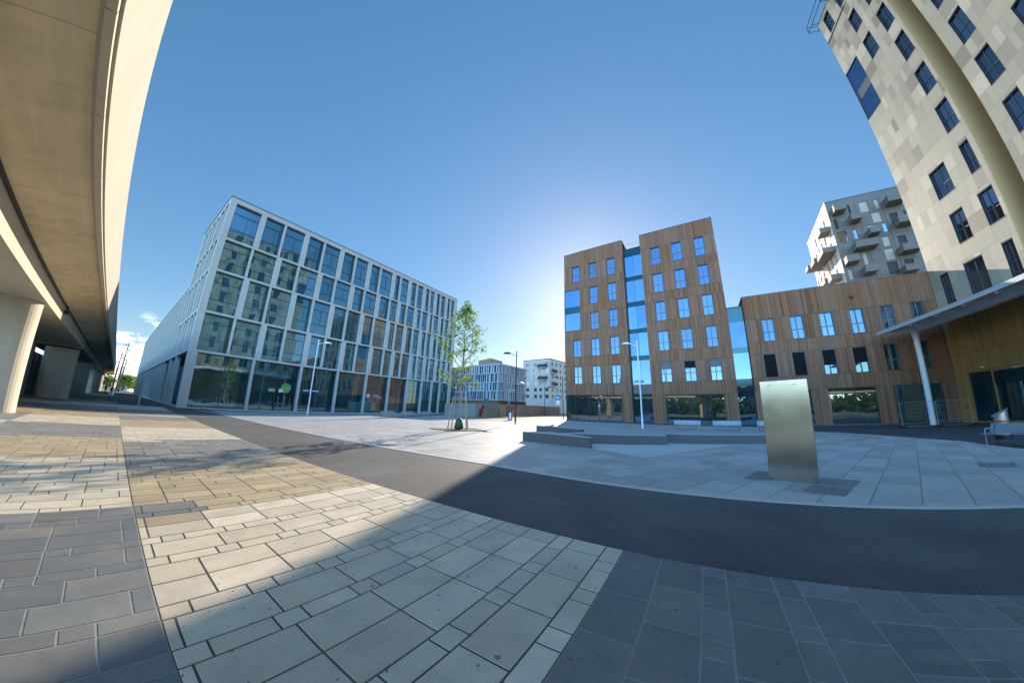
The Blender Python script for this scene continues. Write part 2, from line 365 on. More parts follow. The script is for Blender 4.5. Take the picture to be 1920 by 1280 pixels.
# pavers, row by row: 40 cm rows of 60 cm stones, 20 cm rows of 40 + 20 cm stones
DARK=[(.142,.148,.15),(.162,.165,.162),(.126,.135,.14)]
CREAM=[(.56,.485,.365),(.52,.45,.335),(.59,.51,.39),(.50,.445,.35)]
TAN=[(.40,.315,.19),(.365,.285,.172),(.43,.34,.21)]
GREY=[(.21,.203,.185),(.235,.225,.205),(.19,.184,.17)]
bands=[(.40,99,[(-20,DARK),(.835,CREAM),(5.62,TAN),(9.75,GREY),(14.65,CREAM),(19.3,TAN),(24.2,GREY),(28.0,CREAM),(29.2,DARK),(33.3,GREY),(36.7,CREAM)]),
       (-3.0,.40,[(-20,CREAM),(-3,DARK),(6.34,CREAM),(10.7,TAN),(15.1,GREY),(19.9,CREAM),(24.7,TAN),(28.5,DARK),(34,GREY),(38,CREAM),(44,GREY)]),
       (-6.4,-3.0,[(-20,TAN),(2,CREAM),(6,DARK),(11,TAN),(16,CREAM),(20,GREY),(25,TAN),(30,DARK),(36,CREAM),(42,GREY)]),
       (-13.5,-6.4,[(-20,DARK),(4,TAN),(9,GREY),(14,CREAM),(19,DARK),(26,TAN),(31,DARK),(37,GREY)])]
pv=MB(); GAP=.0042
JL=(.25,.245,.225); JD=(.075,.065,.05)
def stone(v0,v1,w0,w1,c,z=.016):
    e=.006 if w1<16 else 0
    a,b_,c_,d=v0+GAP,v1-GAP,w0+GAP,w1-GAP
    if b_-a<.02: return
    k=random.uniform(.9,1.08); q=random.uniform(-.012,.012); pv.cur=(c[0]*k+q*.5,c[1]*k,c[2]*k-q*.4)
    if e and -6<v0:
        o=[VW(a,c_,.005),VW(b_,c_,.005),VW(b_,d,.005),VW(a,d,.005)]; i=[VW(a+e,c_+e,z),VW(b_-e,c_+e,z),VW(b_-e,d-e,z),VW(a+e,d-e,z)]
        pv.quad(*i)
        for m in range(4): n=(m+1)%4; pv.quad(o[m],o[n],i[n],i[m])
    else: pv.quad(VW(a,c_,z),VW(b_,c_,z),VW(b_,d,z),VW(a,d,z))
SEQ=[.2025,.405,.2025,.405,.405]
rows=[]; wv=.835; i=0
while wv<52: rows.append((wv,wv+SEQ[i%5])); wv+=SEQ[i%5]; i+=1
wv=.835; i=-1
while wv>-13: rows.append((wv-SEQ[i%5],wv)); wv-=SEQ[i%5]; i-=1
for bi,(v0,v1,pat) in enumerate(bands):
    for pi,(s_,p_) in enumerate(pat):
        e_=pat[pi+1][0] if pi+1<len(pat) else 52
        if bi==0: e_=min(e_,44.4)
        if s_>=e_: continue
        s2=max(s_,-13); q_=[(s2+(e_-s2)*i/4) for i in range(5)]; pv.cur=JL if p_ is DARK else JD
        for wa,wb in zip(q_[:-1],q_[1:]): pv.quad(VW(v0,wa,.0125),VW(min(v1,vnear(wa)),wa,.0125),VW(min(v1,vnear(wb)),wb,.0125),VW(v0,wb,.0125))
    for (w0,w1) in sorted(rows):
        wm=(w0+w1)/2
        if wm>44.4 and bi==0: continue
        vm1=min(v1,vnear(wm)) if bi==0 else v1
        vm0=v0
        pal=[p for s_,p in pat if s_<=wm][-1]
        # a stone row of the neighbouring colour reaches over the patch edge here and there
        ext=None
        nxt=[(s_,p) for s_,p in pat if 0<s_-wm<.5]
        if nxt and wm>5: ext=(random.uniform(.15,.6)*(vm1-vm0),nxt[0][1])
        wide=(w1-w0)>.3
        x=vm1-(random.choice((.14,.35,.55)) if bi else random.choice((.59,.3) if wide else (.39,.2))); prev=vm1; k=random.randint(0,1)
        while prev>vm0+.01:
            x=max(x,vm0)
            cpal=pal
            if bi==0 and 5.6<wm<6.35 and prev<=1.25: cpal=DARK
            if ext and prev-vm0<ext[0]: cpal=ext[1]
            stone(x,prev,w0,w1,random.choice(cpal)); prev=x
            k+=1; x-= .61 if wide else (.405 if k%2 else .205)
pv.build('paving',M_pave,fix=False)['kind']='structure'
for o in [bpy.data.objects['paving']]:
    bm=bmesh.new(); bm.from_mesh(o.data); bmesh.ops.recalc_face_normals(bm,faces=bm.faces)
    for f in bm.faces:
        if f.normal.z<0: f.normal_flip()
    bm.to_mesh(o.data); bm.free()
OP=Vector((-35.68,28.84,0)); OA=32.51; ot=bearing(OA); on=bearing(OA+90)        # office front: origin, run, outward
def OXY(s,d,z=0): p=OP+ot*s+on*d; return (p.x,p.y,z)
HP=Vector((26.09,32.7,0)); HA=123.64; ht=bearing(HA); hn=bearing(HA+90)
def HXY(s,d,z=0): p=HP+ht*s+hn*d; return (p.x,p.y,z)
plaza=[VW(v,w_) for w_,v in FAR[1:8]]+[OXY(2.5,1.7),OXY(42.5,1.7),OXY(43.5,-1),(-4.78,34.94),(-.09,34.61),HXY(-21.4,1.0),HXY(-8,1.5),HXY(2,1.8),(22.6,22.6),(23.38,21.31),(23.88,19.7),(22.41,15.24),(20.43,10.83),(17.47,7.36),(17,-5)]
sheet('plaza',plaza,.008,M_slab,frame(58.0))
tarm=[HXY(-21.8,1.2,0),HXY(-8,1.7),HXY(2,2.),(22.4,22.7),(23.2,21.3),(23.7,19.7),(22.3,15.2),(20.3,10.8),(17.3,7.36),(17,-9),(50,-9),(43,21.5),HXY(17,-.2),HXY(-21.8,-.2)]
sheet('tarmac',tarm,.004,M_tarmac)
sheet('street',[(-14,50),(-4.7,35.0),(-.1,34.65),HXY(-21.5,1.1),HXY(-22,-16),(28,90),(60,160),(40,175),(-3,72)],.0,M_street)
sheet('office_strip',[OXY(-.3,0),OXY(42.5,0),OXY(42.5,1.75),OXY(.8,1.75),OXY(-.3,.3)],.012,M_tarmac)
sheet('pale_slab_field',[(3.46,13.01),(4.68,10.64),(7.83,12.51),(11.23,14.46),(7.72,14.63),(3.82,14.56)],.012,M_lightslab)
kb=MB()
for (wa,va),(wb,vb) in zip(FAR[:-1],FAR[1:]):
    kb.quad(VW(va-.02,wa,.016),VW(vb-.02,wb,.016),VW(vb+.13,wb,.016),VW(va+.13,wa,.016)); kb.quad(VW(va-.02,wa,-.0),VW(vb-.02,wb,-.0),VW(vb-.02,wb,.016),VW(va-.02,wa,.016))
tag(kb.build('kerb_strip',M_lightslab),kind='structure')
M_dslab=plain('dark_slab',(.155,.15,.145),.65,0,.12,3,.1)
for nm,pts in (('dark_slab_inlay',[(12.94,6.55),(13.44,5.91),(12.51,5.42),(12.02,6.01)]),('dark_slab_inlay',[(7.49,6.74),(7.98,6.19),(7.09,5.68),(6.68,6.3)]),('dark_slab_inlay',[(6.61,6.22),(7.03,5.64),(6.25,5.18),(5.87,5.77)]),('dark_slab_inlay',[(6.69,7.95),(7.1,7.54),(6.13,6.82),(5.61,7.13)])):
    sheet(nm,pts,.0125,M_dslab)
# pale inlaid bands in the sunlit half of the plaza
for a,b_,wd in (((-5.43,15.96),(.56,14.48),.22),((-2.19,24.25),(1.21,18.75),.3),((-10.16,29.33),(-7.53,25.86),.3)):
    a=Vector((*a,0)); b_=Vector((*b_,0)); nn=(b_-a).cross(Vector((0,0,1))).normalized()*wd; sheet('pale_band',[a,b_,b_+nn,a+nn],.012,M_lightslab)
sheet('tree_pit',[(-5.7,21.4),(-3.97,19.7),(-1.5,20.25),(-2.85,22.4)],.013,M_mulch)

# ------------------------------------------------------------------ office building with the white grid front
off=thing('office_building','long white gridded office building with five rows of blue glass behind the young tree','building',OP,frame(OA))
BZ=[6.25,10.87,16.05,20.24]; ROOF=26.0
PX=[0,3.68,6.68,9.48,12.32,14.92,17.5,19.86,22.22,24.78,26.52,28.45,30.38,32.05,33.75,35.1,36.75,38.3,39.8,41.15]
END=41.9
# the front is 5.5 m ahead of the glass core; side wing leaves the corner along bearing -58.3
sa=R((-57.85)-OA)                                   # side direction in local angle (clockwise)
sd_=Vector((math.cos(-sa),math.sin(-sa),0))        # local vector of the side run
sn_=Vector((-sd_.y,sd_.x,0))
def side(s,d,z): p=sd_*s-sn_*(-d); return (p.x,p.y,z)
core=MB()
D=.52
inn=.5
TALL=15.2; LOWH=17.2; SL=102.
# glass core volumes as walls (dark) : tall block and long low wing
a=Vector((0,D,0)); 
tallpoly=[(inn,D),(END-.3,D),(END-.3,15),(TALL*sd_.x+inn,15)]
core.prism([(inn+1.,D),(END-.3,D),(END-.3,15),(TALL*sd_.x+inn+1.,15)],0,6.3); core.prism(tallpoly,6.3,ROOF-.35)
lowpoly=[(sd_.x*TALL+inn,TALL*sd_.y),(sd_.x*TALL+22,TALL*sd_.y),(sd_.x*SL+22,SL*sd_.y-.6),(sd_.x*SL+inn,SL*sd_.y-.6)]
core.prism([(lowpoly[0][0]+1.,lowpoly[0][1]),lowpoly[1],lowpoly[2],(lowpoly[3][0]+1.,lowpoly[3][1])],0,6.3); core.prism(lowpoly,6.3,LOWH-.3)
SIDECOL=[9.4,15.3,23.3,28.2,33.1,39.2,46.,52.,59.,65.,72.,78.,85.,91.,97.]
core.build('wall',M_anth,off)
slabs_=[0.]+BZ+[ROOF]
for z in BZ:
    b=MB().box(0,END,0,D+.05,z,z+.26); b.build('slab_band',M_white,off,bevel=.012)
b=MB().box(-.0,END,0,D+.05,ROOF-.62,ROOF); b.build('roof_fascia',M_white,off)
rp=[(-.06,-.06),(END+.06,-.06),(END+.06,15.3),(TALL*sd_.x-.1,15.3)]
MB().prism(rp,ROOF+.003,ROOF+.09).build('roof_edge',M_cap,off)
MB().box(.0,END,-.03,D,.0,.16).build('plinth',M_white,off)
def pier(x,wd,z0,z1,nm='pier'): MB().box(x,x+wd,0,D+.05,z0+.002,z1-.002).build(nm,M_white,off,bevel=.012)
for r_ in range(4):
    z0=BZ[r_]+.26; z1=BZ[r_+1] if r_<3 else ROOF-.62
    for i,x in enumerate(PX):
        widep=(i%2==(0 if r_ in (0,2) else 1))
        if i==0: pier(0,.72,z0,z1); continue
        if i==len(PX)-1: pier(x,END-x,z0,z1); continue
        pier(x,.64 if widep else .24,z0,z1)
    for i in range(len(PX)-1):
        x0=PX[i]+(.72 if i==0 else (.64 if (i%2==(0 if r_ in (0,2) else 1)) else .24)); x1=PX[i+1]
        nextthin=not((i+1)%2==(0 if r_ in (0,2) else 1))
        m=MB(); y=D-.16; e=.055
        m.box(x0,x0+e,y,D,z0,z1); m.box(x1-e,x1,y,D,z0,z1); m.box(x0+e,x1-e,y,D,z0,z0+e); m.box(x0+e,x1-e,y,D,z1-.16,z1)
        hh=z1-z0; zt=z0+hh*.74; zb=z0+hh*.30
        m.box(x0+e,x1-e,y+.02,D,zt,zt+.045); m.box(x0+e,x1-e,y+.02,D,zb,zb+.045)
        xv=x0+(x1-x0)*(.62 if nextthin else .56); m.box(xv,xv+.045,y+.02,D,zb+.045,zt)
        wn=m.build('window',M_anth,off)
        xs=x1-.42*(1 if x1-x0>1.2 else .6) if nextthin else x1-e
        MB().box(x0+e,xs,D-.06,D-.02,z0+e,z1-.16).build('pane',G_off,wn)
        if nextthin: MB().box(xs+.002,x1-e,D-.13,D-.025,z0+e,z1-.16).build('vent_panel',G_offdark,wn)
GP=[0,6.54,12.3,17.48,22.2,26.5,30.35,33.75,36.35,38.5,41.25]
for i,x in enumerate(GP):
    pier(x,.92 if i==0 else (END-x if i==len(GP)-1 else .3),.16,BZ[0])
for i in range(len(GP)-1):
    x0=GP[i]+(.92 if i==0 else .3); x1=GP[i+1]; z0=.16; z1=BZ[0]; y=D-.14; e=.05
    m=MB(); m.box(x0,x0+e,y,D,z0,z1); m.box(x1-e,x1,y,D,z0,z1); m.box(x0+e,x1-e,y,D,z0,z0+.07); m.box(x0+e,x1-e,y,D,z1-.1,z1)
    xv=x0+(x1-x0)*.52; m.box(xv,xv+.05,y+.03,D,z0+.07,z1-.1)
    for zz in (4.1,2.42): m.box(x0+e,xv,y+.04,D,zz,zz+.03); m.box(xv+.05,x1-e,y+.04,D,zz,zz+.03)
    wn=m.build('shop_window',M_anth,off)
    xs=x1-min(.85,(x1-x0)*.24)
    MB().box(x0+e,xs,D-.06,D-.02,z0+.07,z1-.1).build('pane',G_gnd,wn)
    MB().box(xs+.002,x1-e,D-.11,D-.02,z0+.07,z1-.1).build('side_pane',G_offdark,wn)
# entrance with double leaf, one bay in
d=MB(); d.box(9.7,9.82,.3,.36,.16,2.4); d.box(12.02,12.14,.3,.36,.16,2.4); d.box(9.82,12.02,.3,.36,2.3,2.4)
dr=d.build('door',M_dark,off); MB().box(9.82,12.02,.34,.37,.17,2.3).build('door_pane',G_offdark,dr)
for x in (10.2,10.86,10.98,11.62): MB().box(x,x+.04,.27,.3,.35,2.0).build('door_handle',M_steel,dr)
# side of the tall block and the long wing: closely ranked fins
fin=MB()
def sbox(s0,s1,d0,d1,z0,z1,b):
    P=[side(s0,d0,z0),side(s1,d0,z0),side(s1,d1,z0),side(s0,d1,z0)]; b.prism([(p[0],p[1]) for p in P],z0,z1)
s=2.4; k=0
while s<SL-1:
    top=ROOF-.62 if s<TALL else LOWH-.3
    b=MB(); wd=.55 if k%2 else .28
    sbox(s,s+wd,0,-.5,6.52,top,b); b.build('side_fin',M_white,off)
    s+=2.35; k+=1
b=MB(); sbox(.03,SL,.004,-.53,6.255,6.508,b); b.build('side_band',M_white,off)
b=MB(); 
for z in BZ[1:]: sbox(.03,TALL,.004,-.53,z+.003,z+.257,b)
sbox(.03,TALL,.0,-.53,ROOF-.617,ROOF-.003,b); b.build('side_band',M_white,off)
b=MB(); sbox(TALL,SL,.0,-.53,LOWH-.3,LOWH,b); sbox(TALL,TALL+.4,0,-.5,LOWH,ROOF-.63,b); b.build('side_parapet',M_white,off)
b=MB(); sbox(.05,SL,.01,-.5,.0,.14,b); b.build('side_plinth',M_white,off)
b=MB(); sbox(.8,SL-.5,-1.40,-1.45,.15,6.2,b); b.build('side_glazing',G_offdark,off)
for s in SIDECOL: b=MB(); sbox(s,s+.4,0,-.55,.1,6.25,b); b.build('side_column',M_white,off)
b=MB(); sbox(2.2,2.6,-.9,-1.4,.1,6.25,b); b.build('side_column',M_white,off)
b=MB(); sbox(1.,SL-.5,-.44,-.47,6.53,LOWH-.35,b); b.build('side_glazing',G_offdark,off)
MB().prism([(p[0],p[1]) for p in (side(SL,0,0),side(SL,-23,0),side(SL+.3,-23,0),side(SL+.3,0,0))],0,LOWH).build('gable_wall',M_white,off)
# signs fixed to the glazing
sg=thing('round_sign','round green sign with white handwriting above the office door','sign',OXY(10.9,-.2,3.14),frame(OA))
b=MB(); n=36
b.prism([(.5*math.cos(2*math.pi*i/n),.5*math.sin(2*math.pi*i/n)) for i in range(n)],-.02,.02)
M_green=plain('sign_green',(.10,.36,.05),.5,0,.05); M_signw=plain('sign_white',(.8,.8,.8),.5,0,.02)
o=b.build('disc',M_green,sg); o.rotation_euler=(R(90),0,0)
q=MB(); wv_=[(-.34,-.02),(-.28,.12),(-.22,.0),(-.15,.09),(-.1,0),(-.02,.1),(.02,0),(.1,.09),(.14,.0),(.22,.08),(.27,.01),(.34,.05)]
q.tube([(x,-.028,z) for x,z in wv_],.014,6); q.build('lettering',M_signw,sg); MB().tube([(x*.4+.1,-.028,z*.5-.17) for x,z in wv_],.01,6).build('lettering',M_signw,sg)
sg.scale=(1.17,1.17,1.17)
rg=MB().tube([(.5*math.cos(2*math.pi*i/n),-.02,.5*math.sin(2*math.pi*i/n)) for i in range(n+1)],.012,6,False); rg.build('rim',M_signw,sg)
ys=thing('framed_notice','small yellow framed notice with a blue picture beside the office door','sign',OXY(9.23,-.2,2.75),frame(OA))
M_yel=plain('sign_yellow',(.62,.56,.28),.5); M_blue=plain('sign_blue',(.06,.10,.22),.5)
MB().box(-.31,.31,-.015,.015,-.17,.17).build('board',M_yel,ys); MB().box(-.19,.19,-.024,-.016,-.1,.1).build('picture',M_blue,ys); MB().box(-.07,.07,-.03,-.025,-.07,.05).build('emblem',M_signw,ys)
ys.scale=(1.16,1.16,1.16)
ws=MB().box(-.25,.25,-.015,.015,-.2,.2).build('paper_notice',M_signw); ws.location=OXY(10.33,-.17,2.77); ws.rotation_euler=(0,0,frame(OA)); tag(ws,'plain white paper notice tucked under the round green sign','sign')
def text(body,size,mat,parent,x,y,z,align='LEFT',depth=.004):
    c=bpy.data.curves.new('text','FONT'); c.body=body; c.size=size; c.extrude=depth; c.align_x=align
    to=bpy.data.objects.new('text',c); COL.objects.link(to); dg=bpy.context.evaluated_depsgraph_get()
    me=bpy.data.meshes.new_from_object(to.evaluated_get(dg)); bpy.data.objects.remove(to); me.materials.clear(); me.materials.append(mat)
    o=bpy.data.objects.new('lettering',me); COL.objects.link(o); o.parent=parent; o.rotation_euler=(R(90),0,0); o.location=(x,y,z); return o
ls=thing('window_lettering','white round lock sign and two lines of white letters on the office glazing','sign',OXY(23.12,-.3,2.88),frame(OA))
b=MB(); b.prism([(.26*math.cos(2*math.pi*i/n),.26*math.sin(2*math.pi*i/n)) for i in range(n)],-.008,.008); o=b.build('disc',M_signw,ls); o.rotation_euler=(R(90),0,0)
q=MB(); q.box(-.08,.08,-.016,-.01,-.16,.02); q.tube([(-.05,-.013,.02),(-.05,-.013,.1),(0,-.013,.15),(.05,-.013,.1),(.05,-.013,.02)],.013,6); q.build('lock_symbol',M_blue,ls)
text('UNITED',.26,M_signw,ls,.78,-.01,.03); text('IN CYCLING',.26,M_signw,ls,.78,-.01,-.24); ls.scale=(1.17,1.17,1.17)

# ------------------------------------------------------------------ wood-clad block, its wing
def crosswindow(parent,x0,x1,z0,z1,y=.12,mat=None,blind=0,bm_=None,gl=None,dark=None):
    m=MB(); e=.045
    m.box(x0-.004,x0+e,-.012,y+.06,z0,z1); m.box(x1-e,x1+.004,-.012,y+.06,z0,z1); m.box(x0+e,x1-e,-.012,y+.06,z1-.09,z1+.004); m.box(x0-.03,x1+.03,-.05,y+.06,z0-.035,z0+.02)
    wn=m.build('window',dark or M_anth,parent)
    s=MB(); xm=x0+(x1-x0)*.47; zt=z0+(z1-z0)*.40; f=.05
    s.box(xm-f,xm+f,y-.03,y+.05,z0+.02,z1-.09); s.box(x0+e,xm-f,y-.03,y+.05,zt-.04,zt+.04); s.box(xm+f,x1-e,y-.03,y+.05,zt-.04,zt+.04)
    s.box(x0+e,x0+e+.035,y-.02,y+.05,z0+.02,z1-.09); s.box(x1-e-.035,x1-e,y-.02,y+.05,z0+.02,z1-.09)
    s.build('sash',mat or M_sash,wn)
    MB().box(x0+e,x1-e,y+.03,y+.055,z0+.02,z1-.09).build('pane',gl or G_wood,wn)
    if blind:
        b=MB(); zz=z1-.08; zb=z1-(z1-z0)*blind
        while zz>zb: b.quad((x0+e,y-.075,zz),(x1-e,y-.075,zz),(x1-e,y-.04,zz-.05),(x0+e,y-.04,zz-.05)); zz-=.055
        b.build('blind',bm_ or M_blind,wn)
    return wn
FZ=[(5.3,7.88),(9.38,12.03),(13.44,16.17),(17.5,20.3),(21.6,24.35)]
blk=thing('wood_clad_block','six storey block clad in brown vertical boards with a tall glass slot down its middle','building',HP,frame(HA))
def tower_front(x0,x1,cols,holes_extra,skip=()):
    holes=[]; wins=[]
    for fi,(a,b_) in enumerate(FZ):
        for ci,(c,d_) in enumerate(cols):
            if (fi,ci) in skip: continue
            holes.append((c,d_,a,b_)); wins.append((fi,ci,c,d_,a,b_))
    return holes+holes_extra,wins
HR=26.78
Lh,Lw=tower_front(-21.2,-11.86,[(-19.85,-18.62),(-17.06,-15.83),(-14.3,-13.06)],[(-21.2,-18.62,13.6,20.42),(-21.2,-13.08,0.,3.68)],skip=((2,0),(3,0)))
LX,RX=-21.2,-11.86
b=MB().wall(LX,RX,0.,HR,Lh); 
for z0,z1 in ((3.68,13.6),(20.42,HR)): b.quad((LX,0,z0),(LX,0,z1),(LX,16,z1),(LX,16,z0))
b.quad((LX,2.4,0),(LX,2.4,20.42),(LX,16,20.42),(LX,16,0))
b.quad((RX,0,0),(RX,.8,0),(RX,.8,HR),(RX,0,HR)); b.quad((LX,16,0),(RX,16,0),(RX,16,HR),(LX,16,HR))
b.build('board_wall',M_wood,blk)
Rh,Rw=tower_front(-9.33,0,[(-8.06,-6.79),(-5.3,-4.04),(-2.5,-1.3)],[(-7.86,-1.36,.12,3.66)])
b=MB().wall(-9.33,0,0.,HR,Rh); b.quad((0,0,0),(0,16,0),(0,16,HR),(0,0,HR)); b.quad((-9.33,0,0),(-9.33,0,HR),(-9.33,.8,HR),(-9.33,.8,0)); b.quad((-9.33,16,0),(0,16,0),(0,16,HR),(-9.33,16,HR)); b.build('board_wall',M_wood,blk)
for x0,x1 in ((-21.24,-11.83),(-9.36,.03)):
    MB().box(x0,x1,-.035,16.03,HR,HR+.07).build('roof_edge',M_cap,blk)
for fi,ci,c,d_,a,b_ in Lw: crosswindow(blk,c,d_,a,b_)
for fi,ci,c,d_,a,b_ in Rw: crosswindow(blk,c,d_,a,b_,blind=.36 if fi==0 else 0,bm_=M_blindd if ci==1 else M_blind)
# wrapped corner glazing
m=MB(); m.box(-21.18,-18.64,.08,.2,16.42,17.55); o=m.build('corner_glazing',G_span,blk)
for z0,z1 in ((13.63,16.42),(17.55,20.38)):
    p=MB(); p.box(-21.12,-18.67,.1,.13,z0,z1); p.box(-21.12,-21.09,.13,2.35,z0,z1); p.build('pane',G_wood,o)
for z in (13.6,20.35): MB().box(-21.21,-18.63,.02,.24,z,z+.06).build('sill',M_anth,o)
MB().box(-21.18,-21.1,.05,.11,13.66,20.35).build('corner_post',M_anth,o)
# street level glazing of the left tower
def shopfront(parent,x0,x1,z0,z1,muls,y=.14,gl=None,door=None):
    m=MB(); e=.05
    m.box(x0,x0+e,y-.06,y+.05,z0,z1); m.box(x1-e,x1,y-.06,y+.05,z0,z1); m.box(x0+e,x1-e,y-.06,y+.05,z1-e,z1); m.box(x0+e,x1-e,y-.06,y+.05,z0,z0+.09)
    for x in muls: m.box(x-.02,x+.02,y-.04,y+.05,z0+.09,z1-e)
    if door: m.box(door[0],door[1],y-.05,y+.05,2.62,2.7)
    o=m.build('shop_window',M_anth,parent); MB().box(x0+e,x1-e,y,y+.03,z0+.09,z1-e).build('pane',gl or G_gl2,o); return o
G_gl2=glass('street_glass',(.33,.36,.385),(.03,.05,.047),.50,.02)
o=shopfront(blk,-21.14,-13.1,.1,3.66,(-19.75,-17.77,-14.86,-16.32),door=(-17.77,-14.86))
MB().box(-16.42,-16.39,.06,.09,.8,1.9).build('door_handle',M_steel,o); MB().box(-16.24,-16.21,.06,.09,.8,1.9).build('door_handle',M_steel,o)
shopfront(blk,-7.84,-1.38,.12,3.64,(-6.41,-2.79))
MB().box(-21.18,.0,-.02,.3,0.003,.1).build('plinth',M_anth,blk)
# glass slot
def slot(parent,x0,x1,top,rows,nm='glass_slot',split=True,y=.75):
    m=MB(); 
    zs=sorted(rows)
    m.box(x0,x1,y+.06,y+.2,0,top); o=m.build(nm,G_span,parent)
    for a,b_ in rows:
        xm=(x0+x1)/2
        if split:
            MB().box(x0+.04,xm-.02,y,y+.05,a,b_).build('pane',G_wood,o); MB().box(xm+.02,x1-.04,y,y+.05,a,b_).build('pane',G_wood,o)
        else: MB().box(x0+.04,x1-.04,y,y+.05,a,b_).build('pane',G_wood,o)
    f=MB(); f.box(x0,x0+.04,y-.04,y+.06,0,top); f.box(x1-.04,x1,y-.04,y+.06,0,top)
    if split: f.box(xm-.02,xm+.02,y-.03,y+.06,0,top)
    f.build('frame',M_anth,o); return o
SR=[(.12,2.42),(2.6,8.38),(9.05,12.25),(12.9,16.2),(16.95,20.2),(20.9,24.15)]
slot(blk,-11.85,-9.34,25.4,SR)
MB().box(-11.85,-9.34,.7,16,25.41,25.48).build('slot_roof',M_cap,blk)
# roof stub, lightning rods
st=MB(); st.lathe([(.12,HR+.07),(.12,HR+.55),(.17,HR+.56),(.17,HR+.7)],12,-19.7,1.2); st.build('roof_vent',M_dark,blk)
for x in (-14.5,-7.4,-1.9): MB().tube([(x,3,HR),(x,3,HR+1.5)],.018,6).build('lightning_rod',M_steel,blk)
MB().tube([(-11.7,.95,25.45),(-11.7,.95,26.3),(-9.5,.95,26.3),(-9.5,.95,25.45)],.022,6).build('guard_rail',M_steel,blk)
sp_=MB(); sp_.box(-16.1,-15.9,-.1,0,3.52,3.6); sp_.build('soffit_light',M_signw,blk)

# low wing
wing=thing('wood_clad_wing','low three storey wing clad in brown boards with dark blinds in its middle row','building',HXY(1.74,0),frame(HA))
WL=18.4
t0=1.74
top=[(3.36,4.54),(6.13,7.35),(8.91,10.14),(11.7,12.91),(14.46,15.6),(17.16,18.24)]
mid=[(3.0,4.22),(5.74,6.97),(8.52,9.72),(11.26,12.5),(14.0,15.16),(16.7,17.86)]
holes=[(a-t0,b_-t0,9.45,12.08) for a,b_ in top]+[(a-t0,b_-t0,5.36,8.0) for a,b_ in mid]
gh=[(2.95,7.02),(8.5,12.7),(14.15,18.28)]
holes+=[(a-t0,b_-t0,.14,3.86) for a,b_ in gh]
b=MB().wall(0,WL,0,15.02,holes); b.quad((0,0,0),(0,0,15.02),(0,13,15.02),(0,13,0)); b.quad((0,13,0),(0,13,15.02),(WL,13,15.02),(WL,13,0)); b.build('board_wall',M_woodlow,wing)
MB().box(-.03,WL,-.035,13.02,15.02,15.1).build('roof_edge',M_cap,wing)
for a,b_ in top: crosswindow(wing,a-t0,b_-t0,9.45,12.08)
for i,(a,b_) in enumerate(mid): crosswindow(wing,a-t0,b_-t0,5.36,8.0,blind=(.97,.97,.62,.6,0,0)[i],bm_=M_blindd,gl=G_wood if i<3 else G_offdark)
for i,(a,b_) in enumerate(gh): shopfront(wing,a-t0,b_-t0,.14,3.84,((a+b_)/2-t0+.3,),gl=G_gl2 if i<2 else G_gnd)
MB().box(0,WL,-.03,.2,0.003,.12).build('plinth',M_anth,wing)
c_=MB(); c_.box(10.3,10.6,-.26,0,13.3,13.45); c_.build('camera_bracket',M_dark,wing)
slot(wing,-1.70,-.02,14.1,[(.12,4.52),(5.35,8.4),(9.05,12.2)],split=False,y=.6)
MB().box(-1.70,-.02,.55,13,14.11,14.18).build('slot_roof',M_cap,wing)

# ------------------------------------------------------------------ panel-clad tower
TP=Vector((42.32,21.9,0)); TA=203.3
tow=thing('panel_tower','tall tower clad in beige and taupe panels rising out of the top right corner','building',TP,frame(TA))
def TXY(x,d,z=0): p=TP+bearing(TA)*x+bearing(TA+90)*d; return (p.x,p.y,z)
NW=9.6; TTOP=53.7; TB=9.75; SB=2.6
ST=4.83
wz=[(11.12,14.07),(15.86,18.87),(20.7,23.72),(25.47,28.52),(30.3,33.33),(35.14,38.19),(39.95,43.0),(44.85,47.6),(50.07,53.0)]
cA=(1.2,2.65); cB=(4.45,6.0); cBw=(4.08,6.12); cC=(7.72,9.25); cCn=(8.05,9.1); cN=(1.25,2.25)
wlist=[[cN,cBw,cCn],[cB,cC],[cBw,cCn],[cC],[cC],[cC],[cB,cC],[cB,cC],[cA,cB,cC]]
wh=[(a,b_,z0,z1) for (z0,z1),r_ in zip(wz,wlist) for a,b_ in r_]
bay=(0,2.8,35.14,43.0)
PAL=[(.44,.385,.28),(.39,.345,.255),(.33,.285,.215),(.52,.465,.345),(.25,.21,.16),(.41,.365,.27)]
